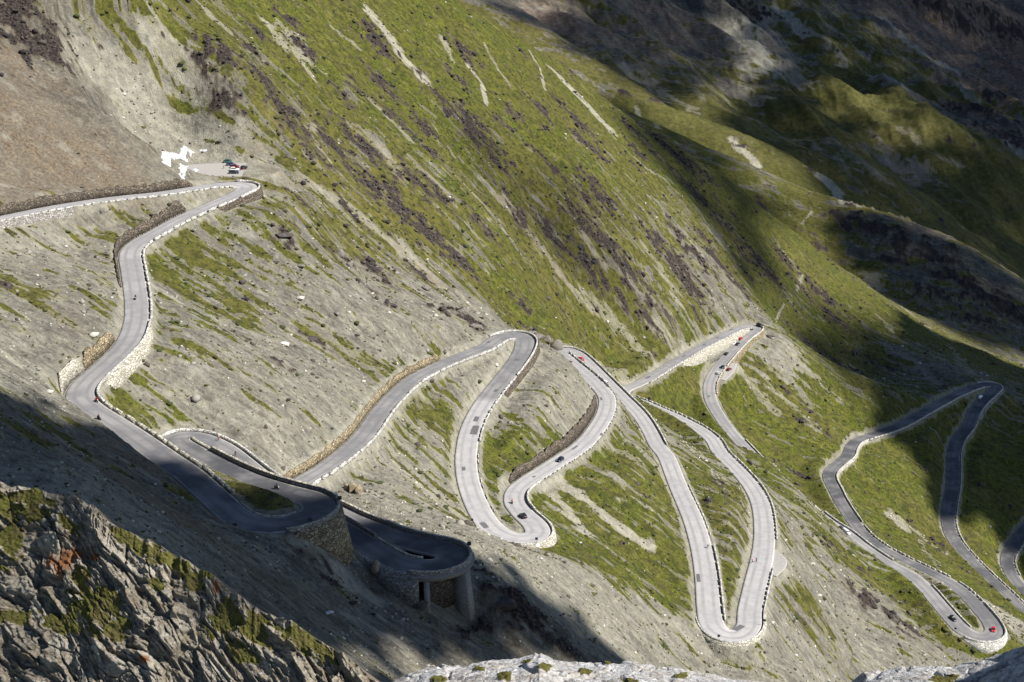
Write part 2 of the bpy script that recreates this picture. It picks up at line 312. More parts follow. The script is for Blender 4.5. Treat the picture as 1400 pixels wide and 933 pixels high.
# ---------------------------------------------------------------- what covers the ground: sample points (u, v, grass, ochre, pale)
COVER = [(0,245,.1,.9,.4),(100,240,.1,.9,.4),(40,200,.08,1.1,.4),(120,210,.05,1.1,.4),(0,100,.1,.8,.3),(0,50,.15,.8,.2),(60,100,.05,.9,.3),(0,150,.05,.9,.35),(0,220,.12,1.0,.45),(80,200,.05,1.15,.4),(160,230,.1,.95,.45),(130,130,.02,.6,.2),(200,130,0,.5,.85),(240,180,0,.25,.85),(120,80,0,.35,.75),(290,190,.05,.25,.6),(250,230,.02,.05,.75),(235,215,.02,.1,.7),(280,225,.02,.05,.75),(270,205,.03,.1,.65),(330,210,.1,.2,.5),
(160,90,0,.5,.9),(60,160,.05,1.0,.3),(170,180,.05,.7,.3),(110,130,.03,.7,.2),(200,200,.08,.9,.4),(230,105,.8,.2,.3),(170,60,.7,.2,.3),(140,25,.75,.1,.3),(260,130,.85,.1,.3),(330,190,.75,.2,.4),(110,15,.45,.3,.3),(60,15,.2,.4,.2),
(300,50,.75,.2,.35),(400,50,.8,.1,.4),(500,60,.85,.1,.4),(600,60,.9,.1,.4),(650,20,.97,.1,.4),(700,60,.92,.1,.4),(350,120,.6,.35,.35),(450,130,.75,.2,.4),(550,130,.85,.1,.4),(650,120,.85,.1,.4),(740,90,.9,.1,.4),(400,200,.68,.3,.35),(480,210,.6,.45,.35),(560,220,.65,.35,.35),(650,200,.7,.3,.35),(750,180,.82,.15,.4),(850,170,.82,.1,.4),
(380,270,.65,.5,.4),(440,275,.7,.4,.4),(500,280,.58,.5,.35),(580,290,.55,.5,.4),(680,280,.62,.5,.4),(760,280,.62,.5,.4),(850,270,.7,.3,.4),(950,260,.78,.2,.35),(620,350,.68,.4,.4),(700,350,.76,.3,.4),(780,380,.72,.4,.4),(860,350,.62,.45,.4),(930,370,.48,.4,.3),(990,350,.52,.4,.3),(760,430,.88,.2,.4),(830,440,.78,.2,.4),(700,400,.85,.2,.4),(650,390,.7,.3,.4),
(900,420,.42,.2,.5),(960,420,.45,.2,.45),(1000,420,.25,.2,.4),(1050,350,.7,.2,.3),(1100,320,.9,.1,.35),(1150,380,.88,.15,.35),(1060,430,.9,.1,.3),(1130,430,.72,.2,.3),(1200,430,.8,.2,.3),(1250,460,.4,.3,.3),(1300,490,.35,.3,.3),(1020,270,.82,.2,.35),(970,230,.85,.1,.35),
(230,330,.72,.2,.5),(300,300,.65,.3,.5),(350,320,.6,.35,.45),(400,330,.52,.35,.45),(250,400,.6,.3,.5),(300,400,.52,.35,.5),(370,400,.42,.35,.45),(450,370,.38,.25,.45),(520,400,.28,.2,.5),(600,420,.1,.1,.5),(660,420,.08,.1,.5),(450,300,.55,.4,.4),(540,370,.32,.25,.45),(500,340,.42,.3,.45),(590,380,.3,.3,.5),(370,290,.3,.2,.4),(410,310,.4,.3,.4),
(250,470,.4,.2,.5),(320,480,.25,.2,.5),(400,470,.25,.25,.5),(480,450,.18,.2,.5),(550,470,.12,.1,.5),(620,450,.08,.1,.5),(180,550,.62,.1,.55),(230,540,.38,.1,.55),(300,550,.2,.2,.5),(370,560,.15,.2,.5),(430,540,.08,.1,.5),(400,620,.1,.2,.55),(350,600,.18,.2,.55),(480,520,.12,.1,.5),(210,440,.7,.1,.5),(230,370,.72,.1,.5),(280,440,.55,.2,.5),(340,440,.4,.3,.5),(260,590,.4,.1,.6),
(0,330,.25,.2,.7),(60,325,.3,.3,.7),(100,340,.15,.35,.5),(130,300,.25,.3,.55),(60,380,.15,.35,.5),(20,390,.5,.2,.5),(0,420,.4,.2,.5),(100,440,.05,.35,.45),(60,490,.04,.3,.45),(0,470,.15,.2,.55),(20,505,.05,.3,.5),(0,545,.5,.3,.4),(0,580,.6,.3,.4),(70,575,.5,.3,.4),(50,540,.2,.35,.4),(30,625,.3,.5,.35),(100,620,.3,.5,.35),(150,640,.3,.6,.35),(200,680,.12,.8,.3),(260,700,.06,.6,.3),(130,680,.2,.3,.6),(180,620,.1,.7,.3),(50,655,.2,.3,.65),(230,690,.05,.7,.25),
(350,780,.05,.3,.3),(450,800,.04,.2,.3),(500,850,.05,.3,.35),(600,860,.06,.5,.3),(700,860,.08,.5,.2),(400,870,.05,.2,.3),(560,800,.06,.5,.35),(640,840,.1,.5,.25),(340,740,.02,.1,.45),(740,860,.06,.4,.25),(400,740,.02,.1,.35),(335,690,.65,.3,.3),(365,697,.75,.3,.3),(315,670,.5,.3,.4),
(560,560,.66,.1,.5),(600,540,.5,.1,.5),(620,520,.42,.1,.5),(520,620,.16,.15,.6),(480,650,.3,.15,.6),(560,640,.4,.15,.6),(600,680,.32,.15,.7),(550,700,.2,.15,.6),(650,760,.32,.15,.6),(680,780,.15,.1,.7),(690,580,.45,.1,.55),(680,620,.92,.1,.4),(680,540,.3,.1,.6),(740,520,.25,.2,.55),(760,560,.12,.1,.55),(720,600,.6,.1,.5),(780,510,.12,.1,.55),(665,660,.75,.1,.5),(600,600,.35,.2,.6),(640,720,.4,.1,.65),(630,740,.3,.1,.6),(725,550,.3,.15,.6),(590,640,.45,.15,.6),
(780,660,.78,.15,.5),(760,690,.62,.15,.7),(800,720,.65,.15,.6),(830,640,.78,.15,.5),(870,640,.82,.15,.45),(860,700,.6,.15,.6),(820,760,.88,.1,.45),(770,740,.92,.1,.4),(880,760,.72,.1,.5),(900,810,.8,.1,.5),(850,800,.5,.1,.6),(800,800,.3,.1,.6),(900,860,.08,.12,.6),(820,850,.05,.12,.65),(760,800,.1,.1,.65),(950,880,.1,.1,.6),(720,770,.1,.1,.7),(720,810,.06,.1,.6),(850,870,.04,.1,.5),(870,830,.2,.1,.6),
(960,660,.6,.1,.55),(990,720,.5,.1,.55),(1000,800,.88,.1,.45),(990,690,.6,.1,.55),(950,620,.5,.1,.6),(960,560,.92,.1,.4),(890,545,.85,.15,.45),(930,510,.95,.1,.4),(1000,520,.9,.1,.4),(1000,560,.9,.1,.4),(1010,610,.6,.1,.5),(1060,500,.35,.15,.7),(1080,540,.42,.15,.65),(1060,580,.72,.1,.5),(1100,600,.75,.1,.5),(1050,640,.72,.1,.5),(1100,660,.4,.1,.55),(1080,700,.35,.1,.55),(1065,740,.1,.1,.55),(1100,760,.28,.1,.5),(1120,820,.5,.1,.5),(1080,800,.3,.1,.5),(1070,860,.2,.1,.55),(1105,855,.72,.2,.35),(1130,905,.15,.15,.5),(1160,900,.15,.15,.5),(1085,815,.18,.15,.5),(1090,905,.15,.15,.5),(1150,830,.2,.1,.5),(1150,760,.35,.1,.55),(1180,790,.5,.1,.5),(1200,830,.2,.1,.45),(1250,860,.2,.15,.45),(1150,860,.25,.1,.5),(1200,800,.3,.1,.5),(1280,870,.55,.1,.5),(1250,810,.8,.1,.4),(1180,770,.65,.1,.45),(1030,520,.55,.15,.65),(1055,470,.3,.2,.6),(1040,560,.75,.1,.5),
(1150,560,.82,.1,.4),(1120,500,.65,.1,.4),(1180,650,.92,.1,.4),(1230,640,.85,.1,.4),(1200,700,.88,.1,.4),(1260,700,.72,.1,.5),(1280,740,.85,.1,.45),(1300,780,.88,.1,.4),(1340,818,.05,.35,.95),(1362,838,.05,.35,.9),(1330,806,.2,.3,.9),(1260,590,.7,.2,.35),(1290,640,.82,.1,.35),(1350,620,.8,.1,.3),(1380,680,.85,.1,.3),(1340,720,.85,.1,.3),(1200,530,.55,.2,.35),(1250,520,.45,.2,.35),(1390,880,.7,.1,.4),(1385,850,.7,.1,.4),(1300,820,.9,.1,.4),(1350,760,.88,.1,.4),(1160,600,.8,.1,.5),(1110,560,.7,.1,.5),
(700,20,.08,.75,.4),(760,20,.08,.7,.4),(660,-20,.08,.7,.4),(850,60,.2,.6,.3),(790,70,.5,.4,.3),(900,30,.1,.75,.3),(950,60,.25,.5,.25),(900,110,.6,.3,.25),(1000,110,.4,.4,.3),(1050,60,.25,.4,.35),(1080,95,.55,.2,.3),(1000,10,.03,.4,.1),(1120,60,.75,.2,.3),(1150,120,.85,.2,.3),(1200,60,.6,.3,.3),(1250,30,.15,.8,.15),(1350,50,.08,.9,.12),(1300,90,.2,.9,.2),(1380,100,.08,.9,.12),(1200,150,.95,.1,.35),(1270,170,.95,.1,.35),(1300,140,.6,.2,.2),(1335,150,.12,.3,.08),(1385,180,.12,.3,.08),
(1150,200,.65,.45,.3),(1230,230,.4,.7,.35),(1170,230,.6,.5,.3),(1300,240,.85,.2,.25),(1380,260,.85,.2,.2),(950,150,.85,.2,.3),(1000,190,.97,.1,.4),(1060,220,.92,.1,.4),(1100,245,.88,.1,.4),(1100,280,.55,.2,.15),(1200,315,.4,.5,.1),(1300,370,.38,.5,.1),(1370,420,.42,.4,.12),(1250,292,.8,.2,.25),(1350,330,.85,.2,.2),(1240,330,.35,.5,.1),(1150,100,.8,.2,.3),(950,100,.45,.4,.3),(1040,165,.8,.2,.3),(1100,170,.85,.2,.3)]
# dark rock outcrops: (u, v, length along the slope, width, strength)
OUTCROPS = [(20,40,34,16,1),(62,62,22,12,1),(40,15,26,12,.9),(290,66,10,9,.9),(312,84,12,12,.9),(270,86,8,7,.7),(345,28,12,10,.8),(392,22,16,8,.9),(415,62,14,12,.8),(512,48,18,14,.9),(340,48,10,8,.9),(385,145,20,12,.9),(305,135,16,9,.7),(360,110,18,9,.7),
(470,130,14,10,.5),(520,100,22,12,.7),(490,120,10,8,.6),(635,72,20,12,.8),(630,105,10,9,.9),(612,90,10,8,.5),(610,140,30,9,.95),(655,185,36,16,1),(650,165,24,14,.9),(580,160,16,12,.8),(585,200,18,10,.6),(500,195,26,12,.85),(455,185,22,12,.8),(420,195,22,14,.6),(540,155,18,12,.8),(475,215,16,9,.6),
(716,80,12,10,.6),(790,175,26,14,.9),(770,155,14,9,.8),(740,160,14,9,.7),(800,205,22,12,.8),(815,215,18,12,.7),(755,225,20,10,.8),(700,150,14,9,.6),(690,165,16,10,.7),(730,200,14,9,.6),(860,130,26,10,.7),(880,190,34,14,.9),(920,205,50,18,.95),(870,210,16,10,.8),(958,230,30,16,.9),(1010,190,16,8,.5),
(540,268,30,18,1),(555,285,24,14,1),(520,255,22,14,.8),(580,305,20,14,.9),(600,320,26,16,.8),(625,340,22,12,.6),(500,240,14,10,.7),(570,245,18,12,.7),(600,260,20,12,.6),(660,300,14,10,.7),(800,265,14,10,.9),(820,268,22,14,1),(808,250,16,10,.8),(795,300,20,12,.9),(757,310,26,14,.7),(710,285,14,10,.8),(700,265,22,9,.7),
(830,330,30,16,.8),(850,355,36,18,.85),(805,350,22,14,.7),(890,330,16,12,.9),(925,330,14,10,.8),(925,370,34,18,.95),(950,360,26,14,.9),(940,395,26,16,.8),(985,375,24,14,.9),(1005,400,22,10,.9),(960,335,14,8,.9),(950,260,40,18,.9),(990,300,22,12,.6),(1020,345,16,10,.7),(850,400,10,8,.9),(885,430,18,10,.6),(715,405,10,8,.9),(910,430,24,12,.5),
(1040,280,14,8,.7),(1045,360,36,16,.95),(1075,345,22,12,.9),(1125,390,34,14,.95),(1020,370,16,10,.9),(1140,420,32,12,.8),(1095,380,16,10,.6),(1160,360,16,8,.4),(1100,460,40,12,.5),(1150,490,30,12,.6),(1200,480,40,12,.5),
(640,360,12,9,.6),(390,340,10,6,.9),(470,365,8,6,.8),(505,378,14,9,.9),(525,395,10,7,.8),(535,437,7,4,.9),(425,458,9,4,.9),(605,440,8,5,.9),(640,448,14,8,.8),(575,385,12,8,.6),(378,500,7,5,.8),(510,420,8,5,.5),(335,460,5,4,.6),(735,455,12,8,.9),
(600,835,14,8,.8),(640,850,12,8,.7),(700,840,22,9,.9),(740,870,18,8,.8),(460,800,8,5,.6),(440,770,10,5,.6),(480,740,8,5,.7),(560,790,10,6,.6),(600,790,8,8,.9),(520,770,6,5,.6),(1200,820,20,10,.8),(1225,840,20,8,.7),(1180,810,14,8,.6),(1250,855,18,8,.6),(1100,640,30,6,.6),
(1000,8,140,60,1),(1030,15,90,40,1),(1335,150,130,70,1),(1390,190,120,60,1),(1360,130,90,50,.8),(1300,20,200,70,.9),(1380,40,200,90,.9),(1200,312,70,24,.8),(1255,340,80,26,.8),(1320,385,80,26,.8),(1375,420,80,28,.8),(1160,298,50,18,.8),(1285,400,50,18,.7),(1225,352,50,18,.7),(1345,440,50,18,.7)]
# pale eroded gullies and scree tongues: polyline in pixels, width in metres, ochre
GULLIES = [([(505,12),(530,45),(550,75),(578,104)],9,.1,1),([(500,5),(512,25)],4,.1,1),([(760,102),(790,135),(815,160),(832,178)],10,.15,1),([(770,108),(800,140)],6,.15,.8),([(205,42),(225,60),(245,85),(270,110)],9,.5,.9),([(375,35),(385,52)],9,.1,.8),([(395,40),(412,66),(420,75)],13,.1,.8),([(405,68),(430,105)],4,.2,.8),
([(290,8),(305,18)],8,.1,.8),([(640,85),(660,110),(664,135)],3,.1,1),([(605,50),(618,75)],5,.1,.8),([(662,72),(678,100),(700,130)],2.5,.2,.7),([(722,72),(738,98),(745,135)],2,.2,.9),([(455,28),(490,55)],4,.2,.7),([(430,160),(420,175),(432,195),(450,220)],3,.8,.8),([(500,125),(520,145),(540,165),(560,190)],5,.4,.7),
([(592,160),(610,185),(620,200)],3,.2,.7),([(480,165),(520,200),(545,230)],7,.8,.6),([(560,215),(590,240),(620,270)],6,.7,.6),([(620,230),(650,262),(680,290)],4,.4,.6),([(690,265),(720,300),(745,330),(770,365)],9,.85,.85),([(770,365),(795,390),(815,412)],6,.7,.8),([(800,385),(830,415),(860,445),(880,470)],12,.3,.7),([(700,320),(720,345),(740,365)],9,.15,.5),([(640,300),(660,330)],5,.5,.6),([(660,235),(690,268)],4,.8,.7),
([(820,168),(850,205),(880,232),(910,250)],4,.2,.7),([(870,145),(900,175)],4,.2,.6),([(800,320),(825,355)],5,.8,.6),([(880,340),(905,375),(925,410)],8,.5,.6),([(890,440),(920,470),(940,480)],10,.2,.6),([(980,310),(1020,360)],3,.4,.5),([(1000,305),(1020,330)],3,.3,.6),([(340,210),(380,235),(420,265)],8,.9,.7),([(420,255),(460,280),(500,310),(540,340)],7,.95,.8),([(540,340),(570,365),(600,395)],6,.9,.8),([(330,180),(370,210)],5,.8,.7),
([(620,395),(650,425)],3,.6,.8),([(460,285),(500,310),(560,350)],16,.1,.45),([(375,275),(410,300)],9,.1,.5),([(420,215),(450,245)],5,.6,.6),([(790,470),(830,500),(860,520)],9,.2,.7),([(800,465),(850,500)],5,.2,.7),([(860,480),(890,505)],6,.2,.5),
([(1180,370),(1205,392),(1240,425),(1280,460),(1330,500)],9,.6,.55),([(1225,385),(1260,415),(1300,440)],8,.3,.4),([(1300,440),(1345,465),(1400,500)],8,.3,.35),([(1130,450),(1160,480),(1190,510)],4,.3,.5),([(1060,320),(1085,350),(1100,375)],6,.3,.5),([(1150,360),(1175,385)],4,.2,.4),([(1200,425),(1220,440)],5,.2,.6),([(1240,470),(1300,520)],8,.6,.4),
([(1110,232),(1128,245),(1145,262),(1160,280)],9,.1,.9),([(1000,190),(1015,205),(1032,222)],8,.1,1),([(1180,30),(1100,0)],1,.1,.1),([(1060,8),(1100,40),(1150,75),(1195,105),(1235,118)],10,.5,.6),([(1062,12),(1085,30),(1105,50)],12,.1,.9),([(1020,32),(1035,60),(1045,80),(1052,95)],26,.05,.9),([(1045,18),(1055,50),(1075,85),(1090,110)],26,.75,.6),([(1000,45),(1012,80),(1025,110)],14,.5,.5),([(1206,25),(1235,55),(1270,80),(1310,98)],12,.35,.6),([(1120,20),(1160,55),(1210,90)],9,.5,.4),([(1312,118),(1335,140)],10,.6,.6),([(1365,180),(1400,215)],9,.4,.5),
([(855,95),(880,115),(915,140)],12,.5,.5),([(880,100),(920,135),(950,155)],10,.5,.5),([(930,110),(960,140)],8,.5,.4),([(1000,125),(1040,135)],20,.6,.5),([(1130,190),(1165,215),(1200,240)],18,.7,.4),([(1230,175),(1260,200),(1310,225)],10,.6,.45),([(1215,215),(1250,245)],16,.7,.4),([(1250,225),(1285,250)],18,.7,.4),([(1190,180),(1210,200)],10,.6,.4),([(1105,190),(1150,225),(1175,250)],8,.6,.4),
([(770,664),(810,695),(850,725),(885,748)],6,.1,1),([(745,665),(780,700),(800,722)],5,.1,.95),([(860,610),(890,635),(920,660)],7,.1,.6),([(820,600),(850,625),(880,650)],7,.15,.6),([(720,690),(760,730)],5,.1,.6),([(830,660),(880,705)],5,.3,.5),([(930,590),(960,620),(985,660)],6,.1,.5),([(545,640),(570,665),(590,690)],5,.4,.7),([(600,680),(630,710)],6,.2,.6),([(540,560),(560,585)],4,.1,.5),
([(1000,500),(1030,530),(1060,560)],9,.2,.7),([(1050,520),(1090,560),(1120,590)],6,.2,.6),([(1070,480),(1110,520),(1150,555)],5,.2,.6),([(1130,610),(1110,595)],3,.1,.4),([(1230,700),(1250,715),(1275,735),(1295,748)],5,.3,.8),([(1222,698),(1238,715)],10,.3,.9),([(1312,806),(1340,815),(1374,834)],10,.35,1),([(1335,828),(1362,845)],8,.35,1),([(1255,725),(1275,755),(1290,780)],5,.5,.6),([(1140,650),(1170,690),(1200,715)],4,.2,.7),([(1170,640),(1200,665)],3,.2,.6),([(1180,560),(1215,590)],3,.2,.5),([(1185,620),(1215,645)],4,.2,.5),
([(0,478),(12,490),(22,500)],3.5,.1,1),([(213,395),(232,404),(245,412)],3,.1,.8),([(100,80),(160,120),(230,170),(290,205)],14,.35,.5),([(1060,440),(1065,425),(1072,410)],1.6,.3,.9),([(1096,305),(1110,290)],2.5,.3,.8),([(1098,365),(1090,385)],2,.4,.8),([(1060,280),(1100,310)],4,.2,.5),([(300,640),(305,645)],2,.1,.3),
([(420,745),(440,765),(470,800)],6,.1,.6),([(470,790),(500,815)],7,.1,.8),([(540,760),(560,785)],5,.1,.5),([(900,845),(940,870),(1000,905)],5,.1,.5),([(700,800),(760,840),(840,890)],5,.1,.6)]
cx0 = np.linspace(0.2, 1, 5)
def cast(uv, r0=70.0, r1=7000.0):
    """where pixels of the photograph's view meet the natural ground"""
    uv = np.asarray(uv, float); a, b, c = ray(uv[:, 0], uv[:, 1]); hl = np.hypot(a, b)
    t = np.exp(np.arange(math.log(r0), math.log(r1), 0.004)); best = np.full(len(uv), np.nan); prev = None
    X = (a/hl)[:, None]*t; Y = (b/hl)[:, None]*t; Z = (c/hl)[:, None]*t; G = ground(X, Y, rough=False)[0]
    D = Z-G; hit = (D[:, 1:] < 0) & (D[:, :-1] >= 0); k = hit.argmax(1); ok = hit.any(1)
    f = D[np.arange(len(uv)), k]/(D[np.arange(len(uv)), k]-D[np.arange(len(uv)), k+1]+1e-9)
    tt = t[k]+f*(t[k+1]-t[k]); tt = np.where(ok, tt, 6500.0)
    return np.column_stack([a/hl*tt, b/hl*tt, c/hl*tt])
FALL = np.array([-PA, -PB]); FALL /= np.linalg.norm(FALL); ACR = np.array([-FALL[1], FALL[0]])
def sa_ca(x, y): return x*FALL[0]+y*FALL[1], x*ACR[0]+y*ACR[1]
cov = np.array(COVER); covP = cast(cov[:, :2])
def idw(gx, gy):
    X, Y = np.meshgrid(gx, gy); sh = X.shape; sa, ca = sa_ca(X.ravel(), Y.ravel()); ps, pc = sa_ca(covP[:, 0], covP[:, 1]); out = np.zeros((sa.size, 3))
    for i in range(0, sa.size, 20000):
        ds = (sa[i:i+20000, None]-ps)*0.7; dc = ca[i:i+20000, None]-pc; r2 = np.hypot(X.ravel()[i:i+20000], Y.ravel()[i:i+20000])[:, None]*0.02
        w = 1/(ds*ds+dc*dc+r2*r2)**2; out[i:i+20000] = (w@cov[:, 2:])/w.sum(1)[:, None]
    return out.reshape(sh+(3,))
CN = idw(cx, cy); CF = idw(fx, fy)
def lin(G, x, y, x0, y0, h):
    i = np.clip((x-x0)/h, 0, G.shape[1]-1.001); j = np.clip((y-y0)/h, 0, G.shape[0]-1.001); a = i.astype(int); b = j.astype(int); f = (i-a)[..., None]; g = (j-b)[..., None]
    return (G[b, a]*(1-f)+G[b, a+1]*f)*(1-g)+(G[b+1, a]*(1-f)+G[b+1, a+1]*f)*g
octP = cast([o[:2] for o in OUTCROPS])
gulP = [cast(g[0]) for g in GULLIES]
GULLIES = [(g[0], g[1]*2.0, g[2], min(1, g[3]*1.4)) if np.median(P[:, 1]) > 1500 else g for g, P in zip(GULLIES, gulP)]
def masks(x, y, rd):
    """grass, ochre tint, paleness, dark rock at ground points (flat arrays)"""
    sa, ca = sa_ca(x, y); r = np.hypot(x, y); farm = y > 1450
    C = np.where(farm[:, None], lin(CF, x, y, FX0, FY0, FS), lin(CN, x, y, GX0, GY0, GS))
    k = np.where(r > 1400, 2.6, 1.0)
    wob = 6*vn(x/40, y/40, 5)*k
    st = fbm(sa/(26*k), (ca+wob)/(4.2*k), 4, 71); bl = fbm(x/(9*k), y/(9*k), 4, 72); big = fbm(sa/(90*k), ca/(32*k), 3, 73)
    fine = vn(sa/(3.2*k), ca/(1.4*k), 74)+0.7*vn(x/(1.1*k), y/(1.1*k), 75)
    g = C[:, 0]-.03+0.44*st+0.24*bl+0.20*big+0.10*fine
    grass = sstep(0.30, 0.62, g)
    och = np.clip(C[:, 1]+0.35*big+0.2*st, 0, 1); pale = np.clip(C[:, 2]+0.16*st+0.18*bl+0.16*fine, 0, 1)
    rock = np.zeros_like(x); iso = fbm(x/(4.5*k), y/(4.5*k), 3, 79); nz = fbm(sa/(7*k), ca/(5.2*k), 4, 76)+.35*fbm(x/(2.6*k), y/(2.6*k), 2, 77)
    for (u, v, L, W, s), p in zip(OUTCROPS, octP):
        R = max(L, W)*2.0; m = (np.abs(x-p[0]) < R) & (np.abs(y-p[1]) < R)
        if not m.any(): continue
        ps, pc = sa_ca(p[0], p[1]); q = ((sa[m]-ps)/(L*0.75))**2+((ca[m]-pc)/(W*0.85))**2
        rock[m] = np.maximum(rock[m], s*sstep(0.40, 0.95, np.exp(-q)*.88+0.62*nz[m]+.42*iso[m]+.10*fine[m]))
    away = sstep(0.5, 5.0, rd)
    sp = fbm(sa/(11*k), ca/(7*k), 4, 78)+0.5*big                         # small scattered outcrops everywhere
    rock = np.maximum(rock, 0.7*sstep(0.60, 0.80, sp+0.2*(C[:, 1]-0.3))*sstep(0.25, 0.5, C[:, 0]))
    rock *= away; bare = np.zeros_like(x)
    for (pl, W, oc, s), P in zip(GULLIES, gulP):
        lo = P[:, :2].min(0)-W*2.5; hi = P[:, :2].max(0)+W*2.5; m = (x > lo[0]) & (x < hi[0]) & (y > lo[1]) & (y < hi[1])
        if not m.any(): continue
        xm, ym = x[m], y[m]; d = np.full(xm.shape, 1e9)
        for i in range(len(P)-1):
            a, b = P[i, :2], P[i+1, :2]; ab = b-a; t = np.clip(((xm-a[0])*ab[0]+(ym-a[1])*ab[1])/(ab@ab+1e-9), 0, 1); d = np.minimum(d, np.hypot(xm-a[0]-t*ab[0], ym-a[1]-t*ab[1]))
        w = s*sstep(1.0, 0.25, d/W*1.35+0.45*st[m]+0.55*bl[m]+.12*fine[m]-0.12)*sstep(-.75, .0, bl[m]+.5*big[m]+.25*s)
        bare[m] = np.maximum(bare[m], w); och[m] += (oc-och[m])*w; pale[m] += ((0.62+0.38*s)-pale[m])*w
    verge = sstep(2.6, 0.5, rd+1.4*bl)                                  # trodden gravel beside the road
    grass = grass*(1-0.92*bare)*(1-rock*0.8)*(1-0.85*verge); pale = np.clip(pale+0.25*verge*(1-rock), 0, 1)
    grass = grass*(1-.5*sstep(.35, .75, bl+.6*iso)*(C[:, 0] > .45))
    return grass, och, pale, rock, bl, st
def relief(x, y, z, rd, grass, rock):
    r = np.hypot(x, y); k = np.where(r > 1400, 3.2, 1.0); sa, ca = sa_ca(x, y); away = sstep(0.3, 4.0, rd)
    h = rock*k*(1.2*ridged(x/(9*k), y/(9*k), 4, 91)+1.9*ridged(x/(3.6*k), y/(2.8*k), 3, 92)-0.9)
    h = h+away*k*(0.34*fbm(x/(3.2*k), y/(3.2*k), 4, 93)+0.6*fbm(sa/(20*k), ca/(5.5*k), 3, 94)+0.10*vn(x/(.9*k), y/(.9*k), 95))
    return z+h*away
# ---------------------------------------------------------------- materials
class NT:
    def __init__(s, name):
        s.m = bpy.data.materials.new(name); s.m.use_nodes = True; s.t = s.m.node_tree; s.n = s.t.nodes; s.b = s.n['Principled BSDF']; s.b.inputs['Roughness'].default_value = 0.9; s.b.inputs['Specular IOR Level'].default_value = 0.2
    def _in(s, sock, v):
        if hasattr(v, 'default_value') or hasattr(v, 'is_linked'): s.t.links.new(v, sock)
        elif isinstance(v, (tuple, list)) and len(v) == 3 and sock.type == 'RGBA': sock.default_value = (*v, 1)
        else: sock.default_value = v
    def attr(s, name, col=False):
        a = s.n.new('ShaderNodeAttribute'); a.attribute_name = name; return a.outputs['Color' if col else 'Fac']
    def pos(s, obj=False, scale=(1, 1, 1), rot=(0, 0, 0)):
        if obj: o = s.n.new('ShaderNodeTexCoord').outputs['Object']
        else: o = s.n.new('ShaderNodeNewGeometry').outputs['Position']
        m = s.n.new('ShaderNodeMapping'); s.t.links.new(o, m.inputs['Vector']); m.inputs['Scale'].default_value = scale; m.inputs['Rotation'].default_value = rot; return m.outputs[0]
    def noise(s, vec, scale, detail=4, rough=0.6, dist=0):
        n = s.n.new('ShaderNodeTexNoise'); s.t.links.new(vec, n.inputs['Vector']); n.inputs['Scale'].default_value = scale; n.inputs['Detail'].default_value = detail; n.inputs['Roughness'].default_value = rough; n.inputs['Distortion'].default_value = dist; return n.outputs['Fac']
    def voro(s, vec, scale, feature='F1', out='Distance'):
        n = s.n.new('ShaderNodeTexVoronoi'); n.feature = feature; s.t.links.new(vec, n.inputs['Vector']); n.inputs['Scale'].default_value = scale; return n.outputs[out]
    def math(s, op, a, b=0.0, clamp=False):
        n = s.n.new('ShaderNodeMath'); n.operation = op; n.use_clamp = clamp; s._in(n.inputs[0], a); s._in(n.inputs[1], b); return n.outputs[0]
    def ramp(s, v, lo, hi, a=0.0, b=1.0):
        n = s.n.new('ShaderNodeMapRange'); n.interpolation_type = 'SMOOTHSTEP'; s._in(n.inputs['Value'], v); n.inputs['From Min'].default_value = lo; n.inputs['From Max'].default_value = hi; n.inputs['To Min'].default_value = a; n.inputs['To Max'].default_value = b; return n.outputs[0]
    def mix(s, f, a, b, mode='MIX'):
        n = s.n.new('ShaderNodeMix'); n.data_type = 'RGBA'; n.blend_type = mode; s._in(n.inputs['Factor'], f); s._in(n.inputs[6], a); s._in(n.inputs[7], b); return n.outputs[2]
    def bump(s, h, strength=0.5, dist=0.3):
        n = s.n.new('ShaderNodeBump'); n.inputs['Strength'].default_value = strength; n.inputs['Distance'].default_value = dist; s._in(n.inputs['Height'], h); s.t.links.new(n.outputs[0], s.b.inputs['Normal'])
    def color(s, c): s._in(s.b.inputs['Base Color'], c)
def plain(name, c, rough=0.6, metal=0.0, spec=0.4, var=0.0):
    t = NT(name); t.b.inputs['Roughness'].default_value = rough; t.b.inputs['Metallic'].default_value = metal; t.b.inputs['Specular IOR Level'].default_value = spec
    if var:
        n = t.noise(t.pos(True), 2.5, 5); t.color(t.mix(t.ramp(n, 0.35, 0.7), tuple(x*(1-var) for x in c), tuple(min(1, x*(1+var*0.5)) for x in c)))
    else: t.color((*c,))
    return t.m
ROTZ = math.atan2(FALL[1], FALL[0])
